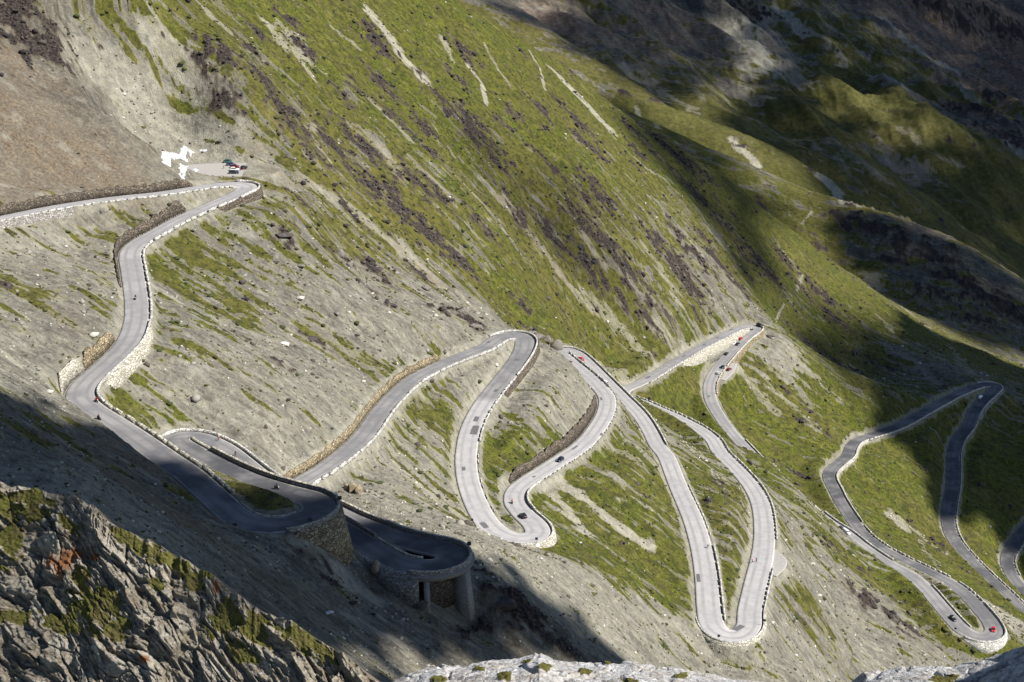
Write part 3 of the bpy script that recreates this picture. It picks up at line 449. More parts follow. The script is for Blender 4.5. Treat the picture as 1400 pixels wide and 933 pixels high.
def terrain_material():
    t = NT('alpine_ground'); g = t.attr('grass'); o = t.attr('ochre'); p = t.attr('pale'); k = t.attr('rock'); tint = t.attr('tint')
    P = t.pos(); PR = t.pos(rot=(0, 0, -ROTZ)); mp = t.n.new('ShaderNodeMapping'); t.t.links.new(PR, mp.inputs['Vector']); mp.inputs['Scale'].default_value = (0.42, 1.0, 0.42); PS = mp.outputs[0]
    n1 = t.noise(P, 0.9, 5, 0.7); n2 = t.noise(PS, 0.55, 5, 0.65); n3 = t.noise(P, 0.12, 4, 0.6); sp = t.voro(P, 1.05)
    stones = t.ramp(sp, 0.30, 0.12)
    pv = t.math('ADD', p, t.math('MULTIPLY', t.math('SUBTRACT', t.math('ADD', n1, n2), 1.0), 0.85))
    scree = t.mix(t.ramp(pv, 0.0, 1.0), (0.044, 0.042, 0.036), (0.272, 0.260, 0.208))
    scree = t.mix(t.math('MULTIPLY', t.ramp(g, 0.0, 0.40), t.ramp(n2, 0.35, 0.62, 0.35, 0.85)), scree, (0.142, 0.136, 0.062))
    och = t.mix(t.ramp(n1, 0.3, 0.7), (0.075, 0.048, 0.030), (0.190, 0.152, 0.104)); och = t.mix(t.attr('far'), och, t.mix(t.ramp(n3, 0.3, 0.7), (0.072, 0.043, 0.032), (0.210, 0.135, 0.098)))
    scree = t.mix(t.math('MULTIPLY', t.ramp(t.math('ADD', o, t.math('MULTIPLY', t.math('SUBTRACT', n2, 0.5), 0.6)), 0.25, 1.1), 0.85), scree, och)
    scree = t.mix(t.math('MULTIPLY', stones, t.ramp(n3, 0.45, 0.65, 0.0, 0.38)), scree, (0.34, 0.33, 0.29))
    lush = t.mix(t.ramp(n3, 0.35, 0.65), (0.106, 0.124, 0.012), (0.166, 0.162, 0.021)); lush = t.mix(t.ramp(t.math('ADD', o, t.math('MULTIPLY', n3, 0.4)), 0.28, 0.50), lush, t.mix(t.ramp(n3, 0.35, 0.65), (0.102, 0.094, 0.020), (0.156, 0.138, 0.033)))
    gr = t.mix(t.ramp(n1, 0.32, 0.72), (0.030, 0.038, 0.008), lush)
    gr = t.mix(t.math('MULTIPLY', t.ramp(t.math('ADD', o, n2), 0.55, 1.25), 0.65), gr, (0.135, 0.112, 0.030))
    gr = t.mix(t.math('MULTIPLY', tint, 0.45), gr, (0.048, 0.058, 0.012))
    n4 = t.noise(P, 0.30, 4, 0.62); n5 = t.noise(PS, 0.17, 5, 0.7)
    gr = t.mix(t.ramp(n4, 0.38, 0.56, 0.80, 0.0), gr, (0.030, 0.033, 0.010)); gr = t.mix(t.ramp(n5, 0.54, 0.72, 0.0, 0.60), gr, (0.165, 0.142, 0.058)); gr = t.mix(t.ramp(n5, 0.46, 0.33, 0.0, 0.55), gr, (0.062, 0.050, 0.026))
    gr = t.mix(t.math('MULTIPLY', t.attr('far'), 0.6), gr, t.mix(t.ramp(n3, 0.35, 0.65), (0.050, 0.048, 0.016), (0.105, 0.094, 0.034)))
    scree = t.mix(t.ramp(n4, 0.40, 0.62, 0.45, 0.0), scree, (0.10, 0.092, 0.078)); scree = t.mix(t.ramp(n5, 0.52, 0.70, 0.0, 0.5), scree, (0.27, 0.262, 0.222))
    gf = t.ramp(t.math('ADD', g, t.math('MULTIPLY', t.math('SUBTRACT', n2, 0.5), 1.1)), 0.32, 0.62)
    gf = t.math('MULTIPLY', gf, t.math('SUBTRACT', 1.0, t.math('MULTIPLY', stones, t.ramp(n2, 0.50, 0.70, 0.0, 0.85))))
    c = t.mix(gf, scree, gr)
    rk = t.mix(t.ramp(n1, 0.35, 0.75), (0.014, 0.011, 0.010), (0.082, 0.068, 0.060))
    kf = t.ramp(t.math('ADD', k, t.math('MULTIPLY', t.math('SUBTRACT', n1, 0.5), 0.8)), 0.22, 0.62)
    c = t.mix(t.math('MULTIPLY', t.ramp(k, 0.02, 0.35), 0.55), c, (0.085, 0.068, 0.045))
    t.color(t.mix(kf, c, rk))
    t.b.inputs['Roughness'].default_value = 0.95; t.b.inputs['Specular IOR Level'].default_value = 0.1
    h = t.math('ADD', t.math('MULTIPLY', n1, 1.0), t.math('MULTIPLY', n2, 0.8)); h = t.math('ADD', h, t.math('MULTIPLY', stones, 0.35)); t.bump(h, 0.75, 0.9)
    return t.m
def masonry(name, dark, light, scale=1.1, mortar=0.5):
    t = NT(name); P = t.pos(scale=(1, 1, 1.7)); d = t.voro(P, scale, 'DISTANCE_TO_EDGE'); cc = t.voro(P, scale, 'F1', 'Color'); n = t.noise(t.pos(), 1.7, 5)
    v = t.math('ADD', t.math('MULTIPLY', cc, 0.6), t.math('MULTIPLY', n, 0.6)); c = t.mix(t.ramp(v, 0.25, 0.95), dark, light)
    c = t.mix(t.ramp(d, 0.02, 0.09), tuple(x*mortar for x in dark), c); t.color(c); t.bump(t.math('ADD', t.ramp(d, 0.0, 0.12), t.math('MULTIPLY', n, 0.4)), 0.8, 0.25); t.b.inputs['Roughness'].default_value = 0.95; return t.m
def rock_material(name, dark, mid, light, rust=False, grass=False, cav=True, scale=1.0):
    t = NT(name); P = t.pos(scale=(scale,)*3); n1 = t.noise(P, 0.35, 6, 0.65); n2 = t.noise(P, 1.8, 6, 0.7, 0.6); n3 = t.noise(t.pos(scale=(scale*.5, scale*.8, scale*2.6), rot=(0.3, 0.5, 0.2)), 1.1, 5, 0.7)
    v = t.math('ADD', t.math('MULTIPLY', n2, 0.55), t.math('MULTIPLY', n3, 0.45)); c = t.mix(t.ramp(v, 0.36, 0.52), dark, mid); c = t.mix(t.ramp(v, 0.50, 0.66), c, light)
    if rust: cl = t.attr('cell'); c = t.mix(t.ramp(cl, 0.45, 0.95, 0.0, 0.6), c, light); c = t.mix(t.ramp(cl, 0.45, 0.05, 0.0, 0.55), c, tuple(x*.5 for x in mid))
    c = t.mix(t.ramp(n1, 0.40, 0.70, 0.0, 0.55), c, tuple(x*y for x, y in zip(mid, (0.92, 0.80, 0.62))))
    if rust: c = t.mix(t.ramp(t.math('ADD', t.attr('rust'), t.math('MULTIPLY', t.math('SUBTRACT', n2, 0.5), 0.9)), 0.42, 0.95), c, (0.20, 0.085, 0.035))
    if grass:
        gg = t.mix(t.ramp(n2, 0.3, 0.7), (0.040, 0.042, 0.010), (0.125, 0.118, 0.030)); gg = t.mix(t.ramp(n1, 0.45, 0.65, 0.0, 0.6), gg, (0.095, 0.075, 0.035)); c = t.mix(t.ramp(t.math('ADD', t.attr('grass'), t.math('MULTIPLY', t.math('SUBTRACT', n2, 0.5), 0.9)), 0.38, 0.62), c, gg)
    t.color(c); t.bump(t.math('ADD', n2, t.math('MULTIPLY', n3, 0.9)), 0.8, 0.5/scale); t.b.inputs['Roughness'].default_value = 0.93; t.b.inputs['Specular IOR Level'].default_value = 0.15; return t.m
def road_material():
    t = NT('asphalt'); tone = t.attr('tone'); e = t.attr('edge'); s = t.attr('along'); P = t.pos(); n1 = t.noise(P, 0.35, 5, 0.65); n2 = t.noise(P, 4.0, 3, 0.6); n3 = t.noise(P, 0.07, 3)
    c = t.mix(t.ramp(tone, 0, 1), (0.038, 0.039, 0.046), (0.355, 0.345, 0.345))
    c = t.mix(t.ramp(n1, 0.36, 0.62, 0.16, 0.0), c, (0.03, 0.03, 0.034)); c = t.mix(t.ramp(n3, 0.4, 0.65, 0.0, 0.20), c, (0.46, 0.44, 0.42))
    x = t.math('ABSOLUTE', e)
    trk = t.math('MULTIPLY', t.ramp(t.math('ABSOLUTE', t.math('SUBTRACT', x, 0.42)), 0.22, 0.05), t.ramp(n3, 0.3, 0.7, 0.10, 0.32)); c = t.mix(trk, c, (0.05, 0.05, 0.055))
    c = t.mix(t.math('MULTIPLY', t.ramp(t.math('ADD', x, t.math('MULTIPLY', t.math('SUBTRACT', n1, 0.5), 0.35)), 0.84, 0.98), 0.55), c, (0.40, 0.385, 0.36))
    t.color(c); t.bump(n2, 0.25, 0.05); t.b.inputs['Roughness'].default_value = 0.85; t.b.inputs['Specular IOR Level'].default_value = 0.25; return t.m
M = {}
M['ground'] = terrain_material(); M['road'] = road_material()
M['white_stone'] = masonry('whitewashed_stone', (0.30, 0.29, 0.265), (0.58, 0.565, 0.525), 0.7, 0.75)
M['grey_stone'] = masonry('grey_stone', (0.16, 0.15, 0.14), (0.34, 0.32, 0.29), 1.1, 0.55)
M['brown_stone'] = masonry('brown_stone', (0.055, 0.046, 0.036), (0.150, 0.124, 0.096), 0.8, 0.5)
M['tan_stone'] = masonry('tan_stone', (0.12, 0.095, 0.06), (0.34, 0.28, 0.18), 0.8, 0.5)
M['pale_stone'] = masonry('pale_stone', (0.26, 0.245, 0.20), (0.48, 0.455, 0.38), 0.7, 0.7)
M['concrete'] = plain('weathered_concrete', (0.20, 0.195, 0.18), 0.9, var=0.35)
M['pad'] = plain('packed_gravel', (0.30, 0.285, 0.27), 0.95, var=0.25)
M['snow'] = plain('old_snow', (0.52, 0.54, 0.58), 0.7, var=0.35)
M['cliff'] = rock_material('crag_rock', (0.042, 0.038, 0.034), (0.185, 0.165, 0.132), (0.42, 0.395, 0.335), rust=True, grass=True)
M['limestone'] = rock_material('pale_limestone', (0.10, 0.10, 0.105), (0.36, 0.36, 0.365), (0.62, 0.62, 0.62), grass=True, scale=5.0)
M['boulder_dark'] = rock_material('dark_boulder_rock', (0.025, 0.022, 0.024), (0.075, 0.066, 0.064), (0.17, 0.155, 0.145))
M['boulder_grey'] = rock_material('grey_boulder_rock', (0.06, 0.056, 0.052), (0.17, 0.16, 0.145), (0.32, 0.30, 0.27))
M['boulder_tan'] = rock_material('tan_boulder_rock', (0.08, 0.066, 0.05), (0.27, 0.225, 0.16), (0.48, 0.43, 0.34))
M['boulder_white'] = rock_material('white_boulder_rock', (0.34, 0.33, 0.31), (0.56, 0.55, 0.52), (0.72, 0.71, 0.68))
M['cloud'] = plain('cloud', (0.75, 0.76, 0.8), 1.0)

# ---------------------------------------------------------------- the ground, one sheet
def terrain():
    az = np.concatenate([np.arange(-0.66, -0.43, .004), np.arange(-0.43, 0.43, 0.00082), np.arange(.43, .68, .004)])
    rr = np.exp(np.concatenate([np.arange(math.log(55), math.log(228), .01), np.arange(math.log(228), math.log(1360), .00165), np.arange(math.log(1360), math.log(7000), .0028)]))
    A, R = np.meshgrid(az, rr); X = (R*np.sin(A)).ravel(); Y = (R*np.cos(A)).ravel()
    Z, rd, d = ground(X, Y); g, o, p, k, bl, st = masks(X, Y, rd); Z = relief(X, Y, Z, rd, g, k)
    F = grid_faces(*A.shape)[:, ::-1]
    tint = np.clip(0.5+0.5*bl+0.4*st, 0, 1)
    me = np_mesh('terrain', np.stack([X, Y, Z], -1), F, [M['ground']], attrs={'grass': g, 'ochre': o, 'pale': p, 'rock': k, 'tint': tint, 'far': sstep(1350, 1900, np.hypot(X, Y))})
    return structure('terrain', me)
terrain(); print('terrain', round(time.time()-T0, 1))
# ---------------------------------------------------------------- the road, its masonry and parapets
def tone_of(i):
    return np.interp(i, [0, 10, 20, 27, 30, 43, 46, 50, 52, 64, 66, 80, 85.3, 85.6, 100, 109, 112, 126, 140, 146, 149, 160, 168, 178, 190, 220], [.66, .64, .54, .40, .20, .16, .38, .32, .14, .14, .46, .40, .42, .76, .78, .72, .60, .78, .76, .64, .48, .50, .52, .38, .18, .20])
def ribbon(o, fs=(-1, -.85, -.6, -.3, 0, .3, .6, .85, 1)):
    n = len(o.s); cols = []
    for f in fs:
        w = np.where(f < 0, o.left, o.right)*f; cols.append(np.column_stack([o.p[:, :2]+o.n*w[:, None], o.p[:, 2]-0.06*f*f]))
    sk = [cols[0]-[0, 0, .7]]+cols+[cols[-1]-[0, 0, .7]]; V = np.stack(sk, 1).reshape(-1, 3); fe = np.array((-1,)+tuple(fs)+(1,))
    return V, grid_faces(n, len(fe))[:, ::-1], np.tile(fe, n)
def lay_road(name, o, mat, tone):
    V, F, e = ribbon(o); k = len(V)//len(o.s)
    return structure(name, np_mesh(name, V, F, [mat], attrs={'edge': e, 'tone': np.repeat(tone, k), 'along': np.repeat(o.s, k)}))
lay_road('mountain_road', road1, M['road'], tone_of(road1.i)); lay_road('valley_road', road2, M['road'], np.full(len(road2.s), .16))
lay_road('parking_lot', LOT, M['pad'], np.full(len(LOT.s), .6)); lay_road('layby', LAYBY, M['pad'], np.full(len(LAYBY.s), .6)); lay_road('gravel_layby', LAYBY2, M['pad'], np.full(len(LAYBY2.s), .6))
def edge_at(o, s, side, off):
    w = np.interp(s, o.s, o.right if side > 0 else o.left)+off
    p = np.column_stack([np.interp(s, o.s, o.p[:, k]) for k in range(3)]); n = np.column_stack([np.interp(s, o.s, o.n[:, k]) for k in range(2)])
    n /= np.linalg.norm(n, axis=1)[:, None]; p[:, :2] += n*(side*w)[:, None]; return p
def sidx(o, i): return float(np.interp(i, o.i, o.s))
def prism(o, s, side, ti, to, bi, bo, zt, zb):
    """closed solid along the road edge: offsets of its top and bottom edges, heights over the road"""
    A = edge_at(o, s, side, ti*np.ones(len(s))); B = edge_at(o, s, side, to*np.ones(len(s))); C = edge_at(o, s, side, bo*np.ones(len(s))); D = edge_at(o, s, side, bi*np.ones(len(s)))
    A[:, 2] += zt; B[:, 2] += zt; C[:, 2] += zb; D[:, 2] += zb; n = len(s); V = np.stack([A, B, C, D], 1).reshape(-1, 3); f = []
    for i in range(n-1):
        for k in range(4): a = 4*i+k; b = 4*i+(k+1) % 4; f.append((a, b, b+4, a+4))
    f.append((3, 2, 1, 0)); e = 4*(n-1); f.append((e, e+1, e+2, e+3)); F = np.array(f)
    return V, (F if side < 0 else F[:, ::-1])
def add(name, V, F, mat, parent=None, smooth=False):
    o = bpy.data.objects.new(name, np_mesh(name, V, F, [mat], smooth=smooth)); return link(o, parent)
def empty(name, loc=(0, 0, 0), rz=0.0):
    o = bpy.data.objects.new(name, None); o.location = loc; o.rotation_euler = (0, 0, rz); o.empty_display_size = 0.5; return link(o)
def ground_at(P): return ground(P[:, 0], P[:, 1])[0]
def blocks(a, b, side, label, mat='white_stone', L=4.2, gap=0.9, h=0.85, th=0.65, off=0.35, o=road1, group=None):
    s0, s1 = sorted((sidx(o, a), sidx(o, b))); root = empty('parapet_wall', edge_at(o, np.array([s0]), side, off)[0]); tag(root, label, 'parapet', group); base = np.array(root.location); s = s0; rng = random.Random(int(a*7))
    while s < s1-1.0:
        e = min(s+L*rng.uniform(.6, 1.15), s1); ss = np.linspace(s, e, 4); hh = h*rng.uniform(.62, .95)
        V, F = prism(o, ss, side, off+.04, off+th-.04, off, off+th, hh, -.55); add('wall_block', V-base, F, M[mat], root); s = e+gap*rng.choice([.5, .8, 1, 1, 1.4, 2.4])
    return root
def wall(a, b, side, label, mat='white_stone', h=0.85, th=0.6, off=0.35, o=road1, name='parapet_wall', cat='parapet', cap=None, zb=-.55):
    s0, s1 = sorted((sidx(o, a), sidx(o, b))); s = np.linspace(s0, s1, max(3, int((s1-s0)/1.0))); rng = np.random.default_rng(abs(int(a*11))); hh = h+0.05*h*np.cumsum(rng.normal(0, .25, len(s))).clip(-1.5, 1.5)
    if h < .3: hh = np.full(len(s), h)
    root = empty(name, edge_at(o, s[:1], side, off)[0]); base = np.array(root.location); tag(root, label, cat)
    V, F = prism(o, s, side, off+.03, off+th-.03, off, off+th, hh, zb); add('masonry' if h > .3 else 'kerb_stone', V-base, F, M[mat], root)
    if cap:
        V, F = prism(o, s, side, off-.06, off+th+.06, off-.06, off+th+.06, hh+.14, hh-.01); add('coping', V-base, F, M[cap], root)
    return root
def retain_down(a, b, side, label, mat='grey_stone', maxd=16, cat='retaining wall', o=road1, ribs=None, name='retaining_wall', extra=2.0):
    s0, s1 = sorted((sidx(o, a), sidx(o, b))); s = np.linspace(s0, s1, max(3, int((s1-s0)/1.0))); P = edge_at(o, s, side, 4.2*np.ones(len(s))); g = ground_at(P)
    d = np.clip(P[:, 2]-g+extra, 1.2, maxd); d = smooth_path(d[:, None], 6)[:, 0]; root = empty(name, edge_at(o, s[:1], side, 1.0)[0]); base = np.array(root.location); tag(root, label, cat)
    V, F = prism(o, s, side, .25, 1.45, .25, 1.45+d*.19, -.04, -d); add('masonry', V-base, F, M[mat], root)
    if ribs:
        for q in np.linspace(s0+1, s1-1, ribs):
            dd = float(np.interp(q, s, d)); ss = np.array([q-.6, q, q+.6]); V, F = prism(o, ss, side, 1.3, 2.2, 1.3, 2.8+dd*.24, -.6, -dd-1.0); add('buttress', V-base, F, M[mat], root)
    return root
def retain_up(a, b, side, label, mat, h, cat='retaining wall', o=road1):
    s0, s1 = sorted((sidx(o, a), sidx(o, b))); s = np.linspace(s0, s1, max(3, int((s1-s0)/1.0))); P = edge_at(o, s, side, (1.0+h/6.0+1.8)*np.ones(len(s))); g = ground_at(P); rng = np.random.default_rng(abs(int(a*5)))
    hh = np.clip(g-P[:, 2]+.1, .8, h)*(1+0.16*rng.normal(0, 1, len(s))+.12*vn(s/6, s*0, 3)); hh = smooth_path(hh[:, None], 1)[:, 0]; f = np.minimum(1, np.minimum(np.arange(len(s)), np.arange(len(s))[::-1])/4+.25); hh *= f
    root = empty('retaining_wall', edge_at(o, s[:1], side, .5)[0]); base = np.array(root.location); tag(root, label, cat)
    V, F = prism(o, s, side, .45+hh*.14, 1.05+hh*.14, .45, 1.5, hh, -.5); add('masonry', V-base, F, M[mat], root); return root
R_, L_ = 1, -1
# parapets
blocks(-.5, 8.8, R_, 'thin pale edge stones along the highest road leg, upper left', h=.55, L=3.4, th=.45)
wall(9.2, 12.2, L_, 'white curved parapet round the highest hairpin, below the parked cars')
blocks(12.4, 21.0, L_, 'long white block parapet on the outer side of the road below the highest hairpin', L=4.6, gap=.7, h=.9, th=.8)
wall(21.0, 26.0, L_, 'white parapet at the left bend where the road turns back, beside the red motorcycle')
blocks(26.0, 31.8, L_, 'row of long stone blocks between the shaded descending road and the inner loop', 'pale_stone', L=5.2, gap=1.0, h=.9, th=.9)
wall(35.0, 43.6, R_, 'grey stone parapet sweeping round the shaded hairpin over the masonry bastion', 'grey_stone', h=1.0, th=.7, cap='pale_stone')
wall(32.2, 36.4, L_, 'low pale kerb round the grass island of the shaded hairpin', 'pale_stone', h=.28, th=.35, off=.05, name='island_kerb', cat='kerb')
wall(44.2, 51.2, L_, 'white low parapet round the small inner loop, where two cyclists ride', h=.8, th=.6)
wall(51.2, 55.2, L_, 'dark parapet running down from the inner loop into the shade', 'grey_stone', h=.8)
wall(43.6, 46.2, R_, 'crumbling pale rubble wall inside the small inner loop', 'pale_stone', h=.5, th=.9, off=.2)
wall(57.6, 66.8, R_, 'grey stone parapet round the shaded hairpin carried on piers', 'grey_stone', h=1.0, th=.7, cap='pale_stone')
wall(55.2, 58.2, L_, 'pale rail wall on the inner side of the hairpin carried on piers', 'pale_stone', h=.6, th=.35, off=.1)
blocks(67.4, 79.2, R_, 'white block parapet on the lower edge of the leg climbing to the centre hairpin', L=5.0, gap=.5, h=.95, th=.8)
wall(79.0, 83.2, L_, 'white parapet capping the centre hairpin at the grey rocks')
blocks(83.2, 87.6, L_, 'white block parapet on the right edge of the grey leg below the centre hairpin', L=4.0, gap=.6)
blocks(88.4, 91.4, L_, 'low white edge stones left of the grass strip with dark repair patches beside', h=.4, L=3.0, gap=2.0, th=.4)
wall(92.0, 97.2, R_, 'low white wall round the pale hairpin holding the black car', h=.6, th=.5)
wall(97.2, 100.2, R_, 'white parapet at the inner bend beside the red motorcycle and black car', h=.9)
blocks(100.4, 107.0, R_, 'row of small pale guard stones along the road under the brown wall', L=.6, gap=3.0, h=.6, th=.5)
blocks(107.0, 111.5, R_, 'white block parapet dividing the two road legs right of the grey crag', L=3.2, gap=.8, h=.9)
wall(111.2, 119.0, L_, 'continuous white parapet on the far road leg behind the red car near the crag')
blocks(121.0, 122.6, L_, 'short row of edge stones by the rubble at the bend of the long pale leg', L=2.0, gap=1.2, h=.5, th=.5)
blocks(122.8, 125.8, L_, 'white block parapet on the inner side of the long pale leg above the lowest central hairpin', L=5.0, gap=.8, h=.9, th=.7)
wall(125.6, 130.2, R_, 'low white kerb wall round the lowest central hairpin', h=.5, th=.5)
blocks(130.2, 131.7, R_, 'white block parapet on the outer edge just above the lowest central hairpin', L=3.6, gap=.7, h=.9)
blocks(132.8, 140.5, R_, 'long white block parapet curving up the right side of the pale leg', L=3.4, gap=.7, h=.9)
blocks(140.5, 144.5, R_, 'small white blocks where the pale road leg disappears behind the grass', L=3.0, gap=.8, h=.8)
blocks(147.6, 154.4, R_, 'white block parapet above the pale curved bank below the upper right leg', L=4.0, gap=.5, h=.9)
wall(155.2, 159.2, L_, 'white parapet round the upper right hairpin with the dark cars')
blocks(159.2, 161.6, L_, 'white block parapet beside the queue of cars on the upper right road', L=4.0, gap=.6, h=.9)
wall(164.6, 166.0, L_, 'short white parapet where the road dips behind the slope on the right', h=.7)
wall(168.4, 172.0, L_, 'white parapet behind the silver van on the lower right leg')
wall(174.0, 176.8, L_, 'white parapet on the grass strip left of the lower right hairpin', h=.7)
wall(177.2, 181.2, R_, 'white parapet round the lower right hairpin with the red car')
blocks(181.2, 182.8, R_, 'white block parapet between the red car and the sandy patch', L=2.8, gap=.7)
blocks(183.2, 187.6, R_, 'white block parapet along the shaded leg above the sandy patch', L=3.0, gap=.7)
wall(187.8, 196.5, R_, 'long white parapet on the inner curve of the S bend, right side', h=.8)
blocks(196.6, 203.4, R_, 'pale block parapet climbing to the far right shaded hairpin', L=4.0, gap=.5)
wall(203.6, 208.4, L_, 'thin pale parapet round the far right hairpin above the buttressed wall', h=.8)
blocks(208.5, 217.0, L_, 'dashed white parapet down the far right leg in the cloud shadow', L=3.2, gap=.6)
blocks(217.0, 223.2, L_, 'white block parapet on the far right leg running out of the picture', L=3.2, gap=.7)
blocks(.6, 4.2, L_, 'white block parapet at the right edge bend in deep shade', L=3.0, gap=.8, o=road2)
# masonry that carries or cuts the road
retain_down(-.8, 3.6, R_, 'tall weathered grey wall carrying the highest road leg at the left edge', 'grey_stone', 9)
retain_down(8.6, 13.0, L_, 'brown masonry under the highest hairpin', 'brown_stone', 9)
retain_up(-.6, 7.5, L_, 'long dark brown bank wall above the highest road leg, left edge', 'brown_stone', 3.4)
retain_up(13.5, 18.6, R_, 'dark brown curved wall uphill of the road below the highest hairpin', 'brown_stone', 6.5)
retain_up(21.9, 23.5, R_, 'brown stone wall uphill of the road just before the left bend', 'tan_stone', 6.0)
retain_up(23.5, 25.0, R_, 'whitish stone wall uphill of the left bend', 'pale_stone', 5.5)
retain_down(21.3, 24.0, L_, 'white masonry below the parapet at the left bend', 'pale_stone', 8)
retain_down(35.2, 40.0, R_, 'tall rough masonry bastion under the shaded hairpin', 'tan_stone', 16, 'bastion')
retain_up(67.6, 76.0, L_, 'tan stone wall uphill of the leg climbing to the centre hairpin', 'tan_stone', 2.6)
retain_down(80.8, 85.0, L_, 'brown rubble wall under the centre hairpin', 'brown_stone', 8)
retain_down(92.5, 97.5, R_, 'pale stone wall under the hairpin holding the black car', 'pale_stone', 9)
retain_up(99.5, 105.6, L_, 'long brown stone wall uphill of the road with the dark blue car', 'brown_stone', 5.0)
retain_down(149.6, 153.6, R_, 'pale curved bank wall under the upper right leg', 'pale_stone', 10)
retain_down(155.2, 161.4, L_, 'pale rubble wall under the upper right hairpin', 'tan_stone', 9)
retain_down(177.2, 181.6, R_, 'white masonry under the lower right hairpin with the red car', 'white_stone', 10)
retain_down(204.6, 208.4, L_, 'tall buttressed grey wall under the far right hairpin', 'grey_stone', 17, ribs=5)
retain_down(188.0, 196.4, R_, 'pale low bank wall under the S bend on the right side', 'pale_stone', 3.2)
retain_down(126.0, 130.0, R_, 'pale stone footing under the lowest central hairpin', 'pale_stone', 5)
retain_down(53.6, 57.95, R_, 'grey rubble wall under the shaded road between bastion and piers', 'grey_stone', 9)
# the hairpin carried on piers
def bridge():
    s0, s1 = sidx(road1, 57.6), sidx(road1, 63.2); s = np.linspace(s0, s1, 40); root = empty('hairpin_bridge', edge_at(road1, s[20:21], 1, 0*s[20:21])[0]); base = np.array(root.location); tag(root, 'concrete hairpin deck standing out from the dark scree on tall piers', 'bridge')
    V, F = prism(road1, s, 1, -3.0, 1.5, -3.0, 1.2, -.10, -1.7); add('deck_edge', V-base, F, M['concrete'], root)
    V, F = prism(road1, s, 1, 1.45, 1.75, 1.45, 1.75, -.35, -.75); add('deck_moulding', V-base, F, M['concrete'], root)
    for q, w in ((58.2, .9), (59.7, 1.5), (60.9, 1.7)):
        sq = sidx(road1, q); ss = np.array([sq-w*.55, sq, sq+w*.55]); P = edge_at(road1, ss[1:2], 1, np.array([1.0])); g = float(ground_at(edge_at(road1, ss[1:2], 1, np.array([2.5])))[0]); d = P[0, 2]-g+3
        V, F = prism(road1, ss, 1, -4.0, 1.0, -4.0, 1.0+d*.10, -1.6, -max(d, 8)); add('pier', V-base, F, M['concrete'], root)
    V, F = prism(road1, np.linspace(sidx(road1, 60.6), sidx(road1, 61.3), 4), 1, -3, 3.4, -3, 3.8, -10.0, -14.0); add('pier_footing', V-base, F, M['concrete'], root)
    V, F = prism(road1, np.linspace(sidx(road1, 57.2), s1+1, 30), 1, -3.4, -2.9, -3.4, -2.2, -1.0, -12.0); add('back_wall', V-base, F, M['brown_stone'], root)
bridge()
# repair patches in the asphalt
def patch(u, v, z_i, L, W):
    k = int(np.argmin(np.hypot(project(*road1.p.T)[0]-u, project(*road1.p.T)[1]-v)+np.where(np.abs(road1.i-z_i) < 4, 0, 900))); o = road1; x = cast_on_road(u, v, o.p[k, 2]); t = o.t[k]; n = o.n[k]; rng = np.random.default_rng(int(u+v)); q = []
    for f, g in ((-1, -1), (0, -1.06), (1, -1), (1, 1), (0, 1.05), (-1, 1)):
        f += rng.normal(0, .06); g += rng.normal(0, .06); d = t*L/2*f+n*W/2*g; e = (x[0]+d[0]-o.p[k, 0])*t[0]+(x[1]+d[1]-o.p[k, 1])*t[1]; dz = (o.p[min(k+4, len(o.s)-1), 2]-o.p[k-4, 2])/(o.s[min(k+4, len(o.s)-1)]-o.s[k-4]); q.append((x[0]+d[0], x[1]+d[1], o.p[k, 2]+dz*e+.035))
    me = bpy.data.meshes.new('repair_patch'); me.from_pydata(q, [], [tuple(range(6))]); me.materials.append(M['patch']); structure('road_patch', me)
def cast_on_road(u, v, z): return at_z(u, v, z)
M['patch'] = plain('dark_asphalt_patch', (0.105, 0.104, 0.108), 0.9, var=0.35)
for a in [(649,588,87,7,2.6),(651,573,87,4,1.8),(707,492,83,2.2,2.0),(678,534,85,2.6,1.4),(700,524,85,2.2,2.0),(634,641,89,2.5,1.2),(662,718,92,4,1.8),(668,467,79,3,1.4),(690,468,80,4,1.2),(786,612,104,5,.9),(822,546,106,4,.9),(822,595,105,3,.8),(730,652,102,2,1.0),
          (886,516,148,5,1.8),(935,487,150,4,1.4),(963,471,151,4,1.4),(981,462,152,4,1.2),(969,542,162,2,1.6),(415,676,40,6,2.4),(402,652,67.6,3,1.0),(245,646,31,3,1.5),(955,790,124,5,1.2),(1010,858,128,5,2.0),(1000,450,153,4,1.2)]: patch(*a)
print('walls', round(time.time()-T0, 1))
# ---------------------------------------------------------------- rocks, snow, cliff, ledge
ICO_V = None
def ico(sub):
    bm = bmesh.new(); bmesh.ops.create_icosphere(bm, subdivisions=sub, radius=1.0); bm.verts.ensure_lookup_table()
    V = np.array([v.co[:] for v in bm.verts]); F = np.array([[v.index for v in f.verts] for f in bm.faces]); bm.free(); return V, F
def noise3(P, s, seed): return (vn(P[:, 0]*s+P[:, 2]*s*.71, P[:, 1]*s-P[:, 2]*s*.53, seed)+vn(P[:, 1]*s+9, P[:, 2]*s+P[:, 0]*s*.37, seed+5))*.5
def boulder_shape(sub, seed, blocky=0.35):
    V, F = ico(sub); rng = np.random.default_rng(seed)
    for _ in range(13):                                                  # faceted by cutting planes
        n = rng.normal(0, 1, 3); n /= np.linalg.norm(n); d = rng.uniform(.5, .85); e = V@n-d; V = V-np.where(e > 0, e, 0)[:, None]*n
    V = V*(1+blocky*.5*noise3(V, 1.3, seed)[:, None]+.10*noise3(V, 4.0, seed+3)[:, None]); return V, F
